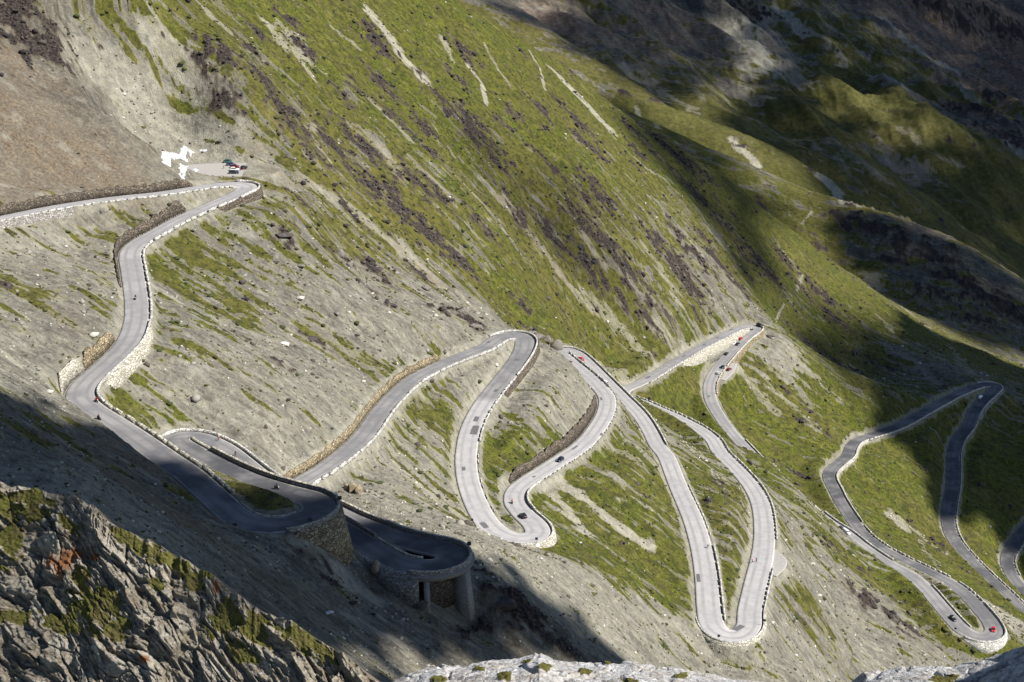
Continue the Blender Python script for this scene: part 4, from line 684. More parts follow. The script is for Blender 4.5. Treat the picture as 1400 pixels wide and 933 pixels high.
def boulder(u, v, size, mat, label, seed, flat=.7, stretch=1.5, group=None, cat='boulder', name='boulder', sink=.35, rz=None):
    p = cast([(u, v)])[0]; z = float(ground(p[:1], p[1:2])[0][0]); V, F = boulder_shape(3, seed); a = rz if rz is not None else random.Random(seed).uniform(-.6, .6)
    V = V*[size*.5*stretch, size*.5, size*.5*flat]; c, s = math.cos(a), math.sin(a); V = np.column_stack([V[:, 0]*c-V[:, 1]*s, V[:, 0]*s+V[:, 1]*c, V[:, 2]])
    o = bpy.data.objects.new(name, np_mesh(name, V, F, [M[mat]], smooth=False)); o.location = (p[0], p[1], z+size*flat*(.5-sink)); link(o); return tag(o, label, cat, group)
B = [(388,467,3.4,'boulder_white','white slab lying on the scree above the small inner loop',.35,2.2),(410,410,3.0,'boulder_white','small white rock on the green scree right of the upper bend',.6,1.2),(466,362,5.5,'boulder_grey','large grey boulder in the middle of the scree slope',.8,1.2),(478,377,4.2,'boulder_grey','grey boulder just below the largest boulder of the scree',.8,1.2),
 (583,412,5.0,'boulder_grey','rounded pale grey boulder on bare scree left of the green slope',.7,1.2),(518,385,4.0,'boulder_dark','dark broken rock right of the largest scree boulder',.6,1.6),(390,340,6.0,'boulder_dark','dark ledge rock on the green slope below the highest hairpin',.5,1.8),(378,365,3.6,'boulder_grey','grey rock on the green slope below the dark ledge rock',.6,1.5),
 (332,384,3.2,'boulder_dark','small dark rock beside the white rock on green scree',.8,1.0),(413,378,3.2,'boulder_grey','flat grey rock in the scree left of the grey boulders',.5,1.6),(606,440,4.4,'boulder_dark','brownish dark rock on the scree above the climbing leg',.9,1.0),(634,444,5.5,'boulder_grey','long grey rock above the climbing leg, beside the brownish rock',.6,1.8),(648,453,4.5,'boulder_grey','low grey rock touching the scree edge by the centre hairpin',.6,1.6),
 (537,437,3.8,'boulder_dark','flat dark slab in the grey scree',.35,2.0),(460,437,3.0,'boulder_grey','lone small grey rock in the scree, centre left',.7,1.2),(425,460,4.0,'boulder_dark','dark split rock above the climbing leg, left part',.4,2.0),(735,457,6.5,'boulder_grey','grey crag standing right above the centre hairpin parapet',.9,1.3),(748,466,5.5,'boulder_grey','second grey crag block stepping down behind the centre hairpin',.9,1.2),
 (760,477,8.0,'boulder_grey','big grey crag hiding the hairpin near the red car',1.0,1.1),(742,476,4.0,'boulder_grey','low grey crag block in front of the stepped crags',.7,1.4),(727,446,4.5,'boulder_grey','grey rock on the grass edge above the stepped crags',.7,1.4),
 (474,672,3.4,'boulder_tan','left tan slab of the rock cluster on the sunlit scree',.9,1.0),(481.5,678,3.8,'boulder_tan','middle upright tan slab of the rock cluster on the sunlit scree',1.1,.9),(490,683.5,4.0,'boulder_tan','right tan slab of the rock cluster on the sunlit scree',1.1,.9),
 (590,522,2.6,'boulder_dark','round dark green mossy mound on the grass inside the climbing leg',.7,1.3),(1025,618,4.0,'boulder_dark','small dark rock by the road end behind the slope',.8,1.2),(1052,463,5.0,'boulder_dark','dark rock right under the upper right hairpin',.6,1.6),(1110,770,2.6,'boulder_white','white stone on the gravel below the long curved parapet',.5,1.6),(448,838,1.6,'boulder_white','white squared block at the foot of the dark crag',.5,2.2),
 (345,752,1.6,'boulder_grey','pale stone in shade left of the masonry bastion',.7,1.2),(575,830,4.0,'boulder_dark','black rock in the shaded scree left of the bridge piers',.7,1.4),(690,838,5.5,'boulder_dark','dark rock rib in the shade right of the bridge piers',.6,1.8),(515,778,3.6,'boulder_tan','pale rock tooth between bastion and bridge deck',1.2,.9)]
for i, b in enumerate(B): boulder(b[0], b[1], b[2], b[3], b[4], 100+i, b[5], b[6], cat='rock' if 'crag' in b[4] or 'slab' in b[4] else 'boulder', name='crag' if 'crag' in b[4] else 'boulder')
def scatter(name, n, seed, prob, size, mats, sub, flat=.75, tuft=False, rmin=190, rmax=1300):
    rng = np.random.default_rng(seed); m = n*7; a = rng.uniform(-.43, .43, m); r = np.exp(rng.uniform(math.log(rmin), math.log(rmax), m)); x = r*np.sin(a); y = r*np.cos(a); z, rd, d = ground(x, y); g, o, p, k, bl, st = masks(x, y, rd)
    keep = (rng.uniform(0, 1, m) < prob(g, o, p, k, bl, st)) & (rd > .9) & (d < 0); x, y, z, k, rd, g = x[keep][:n], y[keep][:n], z[keep][:n], k[keep][:n], rd[keep][:n], g[keep][:n]; z = relief(x, y, z, rd, g, k)
    V0, F0 = ico(sub); N = len(x); sz = np.minimum(size(rng, N, np.hypot(x, y)), 1.5); ang = rng.uniform(0, 6.28, N); sx = rng.uniform(.75, 1.5, N); c, s = np.cos(ang), np.sin(ang)
    J = V0[None]*(1+rng.normal(0, .26, (N, len(V0), 1))); X = J[..., 0]*sx[:, None]; Y = J[..., 1]; Z = J[..., 2]*flat
    V = np.stack([(X*c[:, None]-Y*s[:, None])*sz[:, None]+x[:, None], (X*s[:, None]+Y*c[:, None])*sz[:, None]+y[:, None], (Z+.18)*sz[:, None]+z[:, None]], -1).reshape(-1, 3)
    F = (F0[None]+(np.arange(N)*len(V0))[:, None, None]).reshape(-1, 3); me = np_mesh(name, V, F, [M[q] for q in mats], smooth=tuft)
    if len(mats) > 1: me.polygons.foreach_set('material_index', np.repeat(rng.integers(0, len(mats), N), len(F0)).astype(np.int32))
    o = bpy.data.objects.new(name, me); o['kind'] = 'stuff'; return link(o)
M['shrub'] = plain('dwarf_shrub_green', (0.040, 0.048, 0.014), 1.0, var=.3)
M['shrub_olive'] = plain('olive_tuft', (0.075, 0.078, 0.022), 1.0, var=.3); M['heath'] = plain('dark_heath', (0.030, 0.024, 0.022), 1.0, var=.3)
M['stone_pale'] = plain('scree_stone_pale', (0.40, 0.38, 0.33), .95); M['rubble_black'] = plain('rubble_black', (.030, .026, .027), .95); M['stone_mid'] = plain('scree_stone_mid', (0.22, 0.205, 0.18), .95); M['stone_dark'] = plain('scree_stone_dark', (0.066, 0.055, 0.046), .95)
scatter('scree_stones', 26000, 5, lambda g, o, p, k, bl, st: np.clip(.75-g, .04, 1)*(k < .3)*np.clip(.35+.5*p, 0, 1)*np.clip(.45+1.3*bl, .06, 1)*np.where((o > .42) & (g < .3), .06, 1), lambda r, n, d: r.lognormal(-1.5, .55, n)*np.clip(d/420, .55, 2.0), ['stone_pale', 'stone_mid', 'stone_mid', 'stone_mid', 'stone_dark', 'stone_dark'], 1)
scatter('rock_rubble', 26000, 6, lambda g, o, p, k, bl, st: np.where(k > .35, 1, .003*(g > .2)), lambda r, n, d: r.lognormal(-.85, .6, n)*np.clip(d/700, .35, 1.5), ['rubble_black', 'stone_dark'], 1, flat=.7)
scatter('grass_tufts', 17000, 8, lambda g, o, p, k, bl, st: np.where((g > .25) & (g < .95), .7, .08*(o < .42))*(k < .4), lambda r, n, d: r.lognormal(-1.15, .5, n)*np.clip(d/450, .6, 1.6), ['shrub', 'shrub_olive'], 1, flat=.5, tuft=True)
scatter('dwarf_heath', 5000, 9, lambda g, o, p, k, bl, st: np.where((k > .12) | ((o+.5*st > .62) & (g > .35)), .7, .0), lambda r, n, d: r.lognormal(-.45, .5, n)*np.clip(d/700, .3, 1.5), ['heath'], 1, flat=.6, tuft=True)
# snow patches left beside the parking place
def poly_in(px, py, poly):
    c = np.zeros(px.shape, bool); n = len(poly)
    for i in range(n):
        x1, y1 = poly[i]; x2, y2 = poly[(i+1) % n]; c ^= ((y1 > py) != (y2 > py)) & (px < (x2-x1)*(py-y1)/(y2-y1+1e-12)+x1)
    return c
def poly_dist(px, py, poly):
    d = np.full(px.shape, 1e9); n = len(poly)
    for i in range(n):
        a = np.array(poly[i]); b = np.array(poly[(i+1) % n]); ab = b-a; t = np.clip(((px-a[0])*ab[0]+(py-a[1])*ab[1])/(ab@ab+1e-9), 0, 1); d = np.minimum(d, np.hypot(px-a[0]-t*ab[0], py-a[1]-t*ab[1]))
    return d
def snow(poly, label):
    W = cast([(200+x/7.777, 190+y/7.777) for x, y in poly])[:, :2]; lo = W.min(0)-1; hi = W.max(0)+1; st = .35; gx = np.arange(lo[0], hi[0], st); gy = np.arange(lo[1], hi[1], st); X, Y = np.meshgrid(gx, gy); wx = .35*fbm(X/2.2, Y/2.2, 3, 3); wy = .35*fbm(X/2.2+40, Y/2.2, 3, 4)
    ins = poly_in(X+wx, Y+wy, W); d = poly_dist(X+wx, Y+wy, W); z, rd, dd = ground(X.ravel(), Y.ravel()); g, o, p, k, bl, stt = masks(X.ravel(), Y.ravel(), rd); z = relief(X.ravel(), Y.ravel(), z, rd, g, k).reshape(X.shape)
    br = fbm(X/3.0, Y/3.0, 4, 14); ins &= br > -.30-.25*np.clip(d-1, 0, 2); d = np.where(ins, np.minimum(d, (br+.55)*2.5), d); H = np.where(ins, .35*np.clip(d/1.2, 0, 1)**.6+.22*vn(X/1.7, Y/1.7, 8)*np.clip(d, 0, 1)+.10, -.5); F = grid_faces(*X.shape); keep = ins.ravel()[F].any(1); F = F[keep]; used = np.unique(F); mp = -np.ones(X.size, int); mp[used] = np.arange(len(used)); V = np.column_stack([X.ravel(), Y.ravel(), (z+H).ravel()])[used]
    c = V.mean(0); o = bpy.data.objects.new('snow_patch', np_mesh('snow_patch', V-c, mp[F], [M['snow']])); o.location = c; link(o); tag(o, label, 'snow patch')
snow([(175,125),(270,145),(350,155),(362,108),(430,115),(525,155),(475,185),(435,215),(455,255),(390,225),(345,212),(300,235),(265,265),(255,310),(210,285),(160,255),(175,235),(160,205),(265,215)], 'largest ragged snow patch at the foot of the scree beside the parking place')
snow([(400,295),(450,295),(440,350),(405,430),(370,420),(345,385),(365,360),(350,330)], 'narrow tall snow patch below the largest one')
snow([(475,335),(520,315),(570,340),(520,380)], 'small rounded snow patch closest to the parked cars')
snow([(545,125),(655,130),(625,155),(570,145)], 'thin snow strip at the top right of the snow patches')
# crag in the near left corner
def cliff():
    cr = [(-260,615,262),(-160,640,250),(-60,652,238),(0,660,232),(60,672,228),(100,680,225),(125,692,222),(140,706,219),(160,722,217),(200,737,214),(250,765,210),(290,787,206),(320,812,203),(350,830,200),(400,852,196),(450,885,192),(490,912,189),(540,948,185),(620,1010,178),(720,1090,170)]
    C = np.array([at_y(*c) for c in cr]); n1, n2 = 880, 560; s = np.linspace(0, len(cr)-1, n1); C = np.column_stack([np.interp(s, np.arange(len(cr)), C[:, k]) for k in range(3)]); C = smooth_path(C, 10)
    sc = np.arange(n1); jag = 1.5*fbm(sc/46., sc*0, 3, 81)+1.1*ridged(sc/20., sc*0, 3, 82)-.7;
    t = np.concatenate([np.linspace(-1, 0, 90, endpoint=False), np.linspace(0, 1, n2-90)]); S, T = np.meshgrid(np.arange(n1), t); X = C[S, 0]; Y = C[S, 1].copy(); Z = C[S, 2].copy(); L = 62.0
    f = np.clip(T, 0, 1)*L; b = np.clip(-T, 0, 1)*18
    jg = jag[S]*np.exp(-f/5-b/6); Z = Z+jg; Y = Y-.4*jg
    Y = Y-f*.62+b*.85; Z = Z-f*.66-b*.62; X = X+f*.05; x = X.ravel(); d = f.ravel()   # x and distance down the face
    u, w = x+.45*d, d-.55*x; u = u+2.2*fbm(x/14, d/14, 2, 41); w = w+1.8*fbm(x/11, d/11, 2, 42)
    q1, q2, c1 = worley(u/6.5, w/4.0, 11); r1, r2, c2 = worley(u/2.3, w/1.5, 12); e1, e2, c3 = worley(u/.85, w/.6, 13)
    def saw(v): f_ = v-np.floor(v); return np.where(f_ < .82, f_/.82, (1-f_)/.18)
    lay = saw(w/5.5+.55*fbm(u/9, w/9, 3, 43)+.5*c1); lay2 = saw(w/1.9+.6*fbm(u/4, w/4, 3, 44)+.6*c2)
    face = sstep(0, .03, T).ravel(); gb = np.zeros(x.shape); pu, pv, _ = project(X.ravel(), Y.ravel(), Z.ravel())
    for gu, gv, ru, rv, ga in [(20,690,70,28,0),(15,740,28,35,0),(95,720,30,14,.4),(190,745,60,16,.5),(240,770,45,16,.6),(130,830,45,40,0),(95,850,40,22,0),(310,850,28,40,.5),(270,790,20,26,.6),(20,845,40,14,0),(160,860,30,20,0),(345,860,40,25,.5),(420,880,50,20,.6),(330,890,30,20,.6),(110,790,20,18,0),(215,800,22,10,.5)]:
        a, bb = math.cos(ga), math.sin(ga); du = (pu-gu)*a+(pv-gv)*bb; dv = -(pu-gu)*bb+(pv-gv)*a; gb = np.maximum(gb, np.exp(-(du/ru)**2-(dv/rv)**2))
    grass = np.clip(sstep(.42, .68, gb*.9+.55*fbm(x/3.2, d/2.2, 5, 51, .65)-.25*(lay-.5)), 0, 1)*np.where(T.ravel() < .01, .7, 1)
    rust = np.zeros(x.shape)
    for gu, gv, ru, rv in [(92,768,16,26),(104,758,14,14),(130,762,14,8),(118,790,8,8),(84,780,10,22),(295,802,7,14),(200,905,12,8),(70,770,10,20)]: rust = np.maximum(rust, np.exp(-((pu-gu)/ru)**2-((pv-gv)/rv)**2))
    amp = 1-.75*grass
    D = 1.7*lay*sstep(-.5, .4, fbm(u/12, w/12, 2, 45))+.5*lay2*sstep(-.4, .3, fbm(u/5, w/5, 2, 46))+2.0*(c1-.4)*sstep(0, .08, q2-q1)+.95*(c2-.4)*sstep(0, .12, r2-r1)+.40*(c3-.4)*sstep(0, .2, e2-e1)+1.6*fbm(x/13, d/10, 3, 62)+.18*ridged(u/1.6, w/1.2, 3, 61)-.9
    cell = np.clip(.45*c1+.35*c2+.2*c3+.25*fbm(u/5, w/2, 2, 64), 0, 1)
    D = D*amp+grass*(.22*fbm(x/.9, d/.7, 4, 63, .6)+.10); D = D*(.25+.75*sstep(-.05, .06, T.ravel()))*np.where(T.ravel() < 0, .5, 1)
    V = np.column_stack([X.ravel(), Y.ravel()-D*.66, Z.ravel()+D*.66]); me = np_mesh('crag', V, grid_faces(*X.shape)[:, ::-1], [M['cliff']], smooth=False, attrs={'grass': grass, 'rust': rust, 'cell': cell}); structure('cliff', me)
cliff()
def ledge():
    cr = [(-900,1500),(-200,1180),(200,1010),(400,970),(500,948),(530,934),(560,920),(600,908),(620,911),(660,903),(700,901),(735,894),(760,903),(800,907),(860,904),(900,911),(960,921),(1040,931),(1100,939),(1150,941),(1165,934),(1180,921),(1230,912),(1300,914),(1350,900),(1400,885),(1500,850),(1700,800),(2200,760)]
    cr = np.array(cr, float); n1, n2 = 1100, 460; a = np.concatenate([np.linspace(-250, 480, 60, endpoint=False), np.linspace(480, 1440, n1-110), np.linspace(1445, 2100, 50)]); v = np.interp(a, cr[:, 0], cr[:, 1]); yc = np.interp(a, [-250, 480, 1100, 1160, 1400, 2100], [12, 21, 22, 25, 24, 20])
    cx_, _, cz = at_y(a, v, yc); t = np.concatenate([np.linspace(-1, 0, 120, endpoint=False), np.linspace(0, 1, n2-120)**1.6]); S, T = np.meshgrid(np.arange(n1), t); Yc = yc[S]
    back = np.clip(-T, 0, 1)*7.0; fr = np.clip(T, 0, 1); Y = Yc-fr*(Yc+4)+back*.6; X = cx_[S]*(1-.0*fr); X = X+back*.0
    Z = cz[S]-back*1.4; zfoot = -1.75; up = fr*(Yc+4); Z = Z+np.minimum(up*.40, .4*up)*1.0; lim = zfoot-.0; Z = np.minimum(Z, lim-0.0+0*Z)
    x = X.ravel(); y = (Y-back*1.6).ravel(); q1, q2, c1 = worley(x/1.1, y/.8, 21); r1, r2, c2 = worley(x/.35, y/.28, 22)
    D = .20*(c1-.4)*sstep(0, .2, q2-q1)+.06*(c2-.4)*sstep(0, .25, r2-r1)+.16*fbm(x/1.3, y/1.3, 4, 65)+.10*ridged(x/.5, y/.5, 4, 66)-.10-.16*sstep(.10, 0, q2-q1)-.07*sstep(.10, 0, r2-r1)+.05*ridged(x/.16, y/.16, 3, 68)
    D *= np.clip(.35+3*np.abs(T.ravel()), .35, 1)
    pu, pv, _ = project(X.ravel(), np.maximum(Y.ravel(), 1), Z.ravel()); g = np.zeros(x.shape)
    for gu, gv, ru, rv in [(600,929,13,5),(655,916,9,3.5),(745,915,12,4),(800,921,11,5),(690,925,10,4),(860,930,14,4),(720,905,6,2.5),(830,908,6,2),(1290,930,20,6),(930,926,12,4)]: g = np.maximum(g, np.exp(-((pu-gu)/ru)**2-((pv-gv)/rv)**2))
    g = np.where(Y.ravel() > 14, sstep(.25, .6, g+.35*fbm(x/.3, y/.3, 3, 67)), 0)
    V = np.column_stack([x, Y.ravel()-.2*D, Z.ravel()+D+.05*g]); me = np_mesh('ledge', V, grid_faces(*X.shape)[:, ::-1], [M['limestone']], attrs={'grass': g, 'rust': g*0}); structure('rocky_ledge', me)
ledge()
print('rocks', round(time.time()-T0, 1))
# ---------------------------------------------------------------- vehicles, riders, people, signs
M['glass'] = plain('dark_car_glass', (0.012, 0.014, 0.018), 0.08, spec=.6); M['tyre'] = plain('tyre_rubber', (0.012, 0.012, 0.012), .9); M['rim'] = plain('alloy_rim', (0.35, 0.35, 0.36), .35, .8); M['lamp'] = plain('headlamp_glass', (0.75, 0.75, 0.72), .15); M['tail'] = plain('tail_lamp', (0.35, 0.01, 0.01), .25)
PAINT = {'black': (.012, .012, .014), 'navy': (.010, .014, .035), 'red': (.42, .012, .012), 'maroon': (.16, .010, .016), 'white': (.78, .78, .77), 'silver': (.46, .47, .48), 'dark': (.030, .032, .036), 'green': (.03, .10, .07), 'blue': (.035, .07, .16)}
for k, c in PAINT.items(): M['paint_'+k] = plain('car_paint_'+k, c, .22, 0.0, .5)
def loft(secs, cap=True):
    n = len(secs[0]); V = np.vstack(secs); F = []
    for i in range(len(secs)-1):
        for k in range(n): a = i*n+k; b = i*n+(k+1) % n; F.append((a, b, b+n, a+n))
    if cap: F.append(tuple(reversed(range(n)))); F.append(tuple(range((len(secs)-1)*n, len(secs)*n)))
    return V, F
def poly_mesh(name, V, F, mat, smooth=False):
    me = bpy.data.meshes.new(name); me.from_pydata([tuple(map(float, v)) for v in V], [], F); me.materials.append(mat); bm = bmesh.new(); bm.from_mesh(me); bmesh.ops.recalc_face_normals(bm, faces=bm.faces); bm.to_mesh(me); bm.free()
    if smooth: me.polygons.foreach_set('use_smooth', np.ones(len(me.polygons), bool))
    return me
def sec(x, w, z0, z1, r=.12):
    return [(x, -w+r, z0), (x, w-r, z0), (x, w, z0+r), (x, w, z1-r*1.4), (x, w-r*1.2, z1), (x, -w+r*1.2, z1), (x, -w, z1-r*1.4), (x, -w, z0+r)]
def wheel_mesh(r, w, mat, name):
    bm = bmesh.new(); bmesh.ops.create_cone(bm, cap_ends=True, segments=18, radius1=r, radius2=r, depth=w); bmesh.ops.rotate(bm, verts=bm.verts, cent=(0, 0, 0), matrix=__import__('mathutils').Matrix.Rotation(math.pi/2, 3, 'X')); me = bpy.data.meshes.new(name); bm.to_mesh(me); bm.free(); me.materials.append(mat); return me
TYRE = wheel_mesh(.32, .22, M['tyre'], 'tyre'); RIM = wheel_mesh(.20, .235, M['rim'], 'rim')
def car_meshes(van):
    if not van:
        body = loft([sec(x, w, a, b) for x, w, a, b in [(-2.10, .70, .40, .82), (-2.0, .82, .28, .92), (-1.5, .88, .24, .97), (-.4, .89, .22, .93), (.8, .89, .22, .92), (1.5, .86, .24, .84), (1.95, .78, .28, .70), (2.12, .62, .36, .60)]])
        cab = loft([[(-1.98, -.70, .90), (-1.98, .70, .90), (-1.55, .60, 1.38), (-1.55, -.60, 1.38)], [(-.5, -.80, .92), (-.5, .80, .92), (-.5, .62, 1.46), (-.5, -.62, 1.46)], [(.25, -.80, .91), (.25, .80, .91), (.2, .62, 1.43), (.2, -.62, 1.43)], [(1.05, -.74, .88), (1.05, .74, .88), (.98, .72, .93), (.98, -.72, .93)]])
        roof = loft([[(-1.60, -.60, 1.36), (-1.60, .60, 1.36), (-1.5, .56, 1.44), (-1.5, -.56, 1.44)], [(-.6, -.64, 1.45), (-.6, .64, 1.45), (-.6, .56, 1.52), (-.6, -.56, 1.52)], [(.26, -.63, 1.42), (.26, .63, 1.42), (.18, .56, 1.48), (.18, -.56, 1.48)]]); wx = (-1.32, 1.32); hz = .62; hx = 2.03; tx = -2.07
    else:
        body = loft([sec(x, w, a, b) for x, w, a, b in [(-2.45, .84, .40, 1.55), (-2.35, .94, .30, 1.95), (0, .96, .28, 2.0), (.9, .95, .28, 1.95), (1.45, .93, .28, 1.25), (2.1, .88, .28, 1.02), (2.4, .76, .36, .80)]])
        cab = loft([[(-1.9, -.965, 1.25), (-1.9, .965, 1.25), (-1.9, .945, 1.72), (-1.9, -.945, 1.72)], [(.80, -.965, 1.22), (.80, .965, 1.22), (.75, .945, 1.74), (.75, -.945, 1.74)], [(1.46, -.90, 1.22), (1.46, .90, 1.22), (1.02, .86, 1.84), (1.02, -.86, 1.84)]])
        roof = loft([[(-2.2, -.6, 2.0), (-2.2, .6, 2.0), (-2.2, .5, 2.06), (-2.2, -.5, 2.06)], [(.4, -.6, 2.0), (.4, .6, 2.0), (.4, .5, 2.06), (.4, -.5, 2.06)]]); wx = (-1.5, 1.5); hz = .78; hx = 2.3; tx = -2.43
    lamp = [(.0, -.16, -.08), (.0, .16, -.08), (.0, .14, .09), (.0, -.14, .09)]; L = loft([[(x-.06, y, z) for x, y, z in lamp], [(x+.05, y*.8, z*.8) for x, y, z in lamp]])
    mir = loft([[(-.1, -.06, -.06), (-.1, .06, -.06), (-.1, .06, .07), (-.1, -.06, .07)], [(.1, -.05, -.05), (.1, .05, -.05), (.1, .05, .05), (.1, -.05, .05)]])
    return dict(body=body, cab=cab, roof=roof, L=L, mir=mir, wx=wx, hz=hz, hx=hx, tx=tx, van=van)
CM = {False: car_meshes(False), True: car_meshes(True)}; MESH = {}
def mesh_of(key, geo, mat, name, smooth=False):
    if key not in MESH: MESH[key] = poly_mesh(name, geo[0], geo[1], mat, smooth)
    return MESH[key]
def part(name, me, parent, loc=(0, 0, 0)):
    o = bpy.data.objects.new(name, me); o.location = loc; return link(o, parent)
def make_car(paint, van=False):
    c = CM[van]; root = empty('van' if van else 'car'); P = M['paint_'+paint]
    part('body', mesh_of(('b', van, paint), c['body'], P, 'body', True), root); part('roof', mesh_of(('r', van, paint), c['roof'], P, 'roof'), root); part('windows', mesh_of(('c', van), c['cab'], M['glass'], 'windows'), root)
    for sx in c['wx']:
        for sy in (-.78, .78): w = part('wheel', TYRE, root, (sx, sy*(1.05 if van else 1), .32)); part('rim', RIM, w)
    for sy in (-.55, .55):
        part('headlight', mesh_of(('h',), c['L'], M['lamp'], 'headlight'), root, (c['hx'], sy, c['hz'])); part('tail_light', mesh_of(('t',), c['L'], M['tail'], 'tail_light'), root, (c['tx'], sy*1.1, c['hz']+.1)); part('mirror', mesh_of(('m', paint), c['mir'], P, 'mirror'), root, (.75 if not van else 1.25, (1.0 if sy > 0 else -1.0)*(1.0 if not van else 1.08), .98 if not van else 1.3))
    return root
def copy_tree(o, parent=None):
    c = o.copy(); COL.objects.link(c)
    if parent is not None: c.parent = parent
    for ch in list(o.children): copy_tree(ch, c)
    return c
PROTO = {}
def on_road(u, v, o=road1, near=None):
    pu, pv, _ = project(o.p[:, 0], o.p[:, 1], o.p[:, 2]); k = int(np.argmin(np.hypot(pu-u, pv-v)+(0 if near is None else np.where(np.abs(o.i-near) < 5, 0, 900)))); p = at_z(u, v, o.p[k, 2])
    d = (p[0]-o.p[k, 0])*o.n[k, 0]+(p[1]-o.p[k, 1])*o.n[k, 1]; d = max(-o.left[k]*.8, min(o.right[k]*.8, d)); t = o.t[k]; q = o.p[k, :2]+o.n[k]*d; gz = (o.p[min(k+3, len(o.s)-1), 2]-o.p[k-3, 2])/(o.s[min(k+3, len(o.s)-1)]-o.s[k-3])
    return (q[0], q[1], o.p[k, 2]-.03), math.atan2(t[1], t[0]), math.atan(gz)
def place(u, v, near, paint, label, group=None, van=False, back=False, turn=0.0, loc=None, rz=None):
    key = (paint, van); first = key not in PROTO
    if first: PROTO[key] = make_car(paint, van); r = PROTO[key]
    else: r = copy_tree(PROTO[key])
    pitch = 0
    if loc is None: loc, rz, pitch = on_road(u, v, near=near)
    if back: rz += math.pi; pitch = -pitch
    r.location = loc; r.rotation_euler = (0, -pitch, rz+turn); tag(r, label, 'van' if van else 'car', group); return r
G1 = 'vehicles on the pass road'; G2 = 'cars at the parking place'
place(765, 631, 102.5, 'navy', 'dark blue car on the pale road under the long brown wall', G1, back=True)
place(717, 709, 97.4, 'black', 'black car at the inner bend near the red motorcycle', G1)
place(797, 494, 113.6, 'red', 'red car on the road beside the continuous parapet by the crag', G1, back=True)
place(830, 526, 115.2, 'silver', 'silver car following behind the red car near the crag', G1, back=True)
place(1014, 463, 157.1, 'red', 'red car leading the queue under the upper right hairpin', G1, back=True)
place(1005, 468, 157.6, 'white', 'white car next to a dark car in the queue on the upper right road', G1)
place(1009.5, 470.5, 157.8, 'dark', 'dark car side by side with the white car in the upper right queue', G1, back=True)
place(995, 483, 158.4, 'black', 'lone black car below the queue on the upper right road', G1, back=True)
place(986, 504.5, 159.6, 'navy', 'dark blue car passing the pale layby on the upper right road', G1, back=True)
place(981, 512, 160.2, 'silver', 'silver car just below the pale layby on the upper right road', G1, back=True)
place(0, 0, 0, 'maroon', 'dark red car parked in the pale layby of the upper right road', loc=tuple(at_z(997, 506, -308.3)), rz=.9)
place(1036, 442, 155.3, 'black', 'black van parked on the outside of the upper right hairpin', G1, van=True, turn=.4)
place(1343, 541.5, 206.6, 'white', 'white van on the far right leg just under the hairpin in shade', G1, van=True, back=True)
place(1150, 724, 168.8, 'dark', 'dark car ahead of the silver van on the lower right leg', G1)
place(1157.5, 729.5, 169.2, 'silver', 'silver van behind the dark car on the lower right leg', G1, van=True)
place(1303, 847, 175, 'black', 'black car on the grey leg left of the lower right hairpin', G1)
place(1358, 863, 179.2, 'red', 'red car in the lower right hairpin beside its white parapet', G1, back=True)
for u, v, pt, lb, rz in [(312, 222.5, 'green', 'dark green car farthest from the road in the parked row', .05), (316, 226.5, 'blue', 'blue car between the green and the maroon car in the parked row', .03), (321.5, 229.5, 'maroon', 'maroon car in the middle of the parked row', .06), (320.5, 233.5, 'white', 'white car in the parked row next to the maroon one', .02), (319.5, 237.5, 'dark', 'dark grey car closest to the road in the parked row', .04), (333.5, 231, 'black', 'black car parked apart at the right edge of the parking place', 1.2)]:
    p = at_z(u, v, -135.2); place(0, 0, 0, pt, lb, G2, loc=(p[0], p[1], -135.2), rz=rz)
# people: one skinned body per pose
SKIN = plain('skin', (.45, .28, .20), .6); CLOTH = {k: plain('clothing_'+k, c, .85) for k, c in {'dark': (.018, .018, .022), 'red': (.40, .02, .03), 'orange': (.5, .16, .04), 'blue': (.03, .06, .18), 'white': (.6, .6, .58), 'jeans': (.05, .07, .12)}.items()}
def body_mesh(name, J, E, R, top, low):
    me = bpy.data.meshes.new(name); me.from_pydata(J, E, []); o = bpy.data.objects.new(name, me); COL.objects.link(o); m = o.modifiers.new('skin', 'SKIN'); o.modifiers.new('sub', 'SUBSURF').levels = 1
    for v, r in zip(me.skin_vertices[0].data, R): v.radius = (r, r)
    me.skin_vertices[0].data[0].use_root = True; bpy.context.view_layer.update(); ev = o.evaluated_get(bpy.context.evaluated_depsgraph_get()); out = bpy.data.meshes.new_from_object(ev); bpy.data.objects.remove(o)
    out.materials.clear()
    for q in (low, top, SKIN): out.materials.append(q)
    return out
# joints: pelvis chest neck head  | per side: shoulder elbow wrist hand  hip knee ankle toe
def pose(pelvis, chest, neck, head, arms, legs):
    J = [pelvis, chest, neck, head]; E = [(0, 1), (1, 2), (2, 3)]; R = [.15, .17, .06, .105]
    for ch in arms:
        b = len(J); J += ch; E += [(1, b), (b, b+1), (b+1, b+2), (b+2, b+3)]; R += [.075, .052, .038, .045]
    for ch in legs:
        b = len(J); J += ch; E += [(0, b), (b, b+1), (b+1, b+2), (b+2, b+3)]; R += [.10, .072, .048, .05]
    return J, E, R
def mirror(ch): return [[(x, -y, z) for x, y, z in ch], ch]
STAND = pose((0, 0, .95), (0, 0, 1.33), (0, 0, 1.52), (.02, 0, 1.68), mirror([(0, .19, 1.42), (-.02, .25, 1.14), (.04, .25, .90), (.06, .24, .80)]), mirror([(0, .10, .88), (.03, .11, .48), (-.01, .12, .08), (.14, .13, .04)]))
RIDE = pose((-.20, 0, .86), (.08, 0, 1.22), (.17, 0, 1.38), (.24, 0, 1.52), mirror([(.10, .19, 1.30), (.30, .30, 1.10), (.52, .30, 1.02), (.60, .27, 1.00)]), mirror([(-.16, .12, .84), (.22, .22, .66), (-.05, .20, .32), (.08, .21, .28)]))
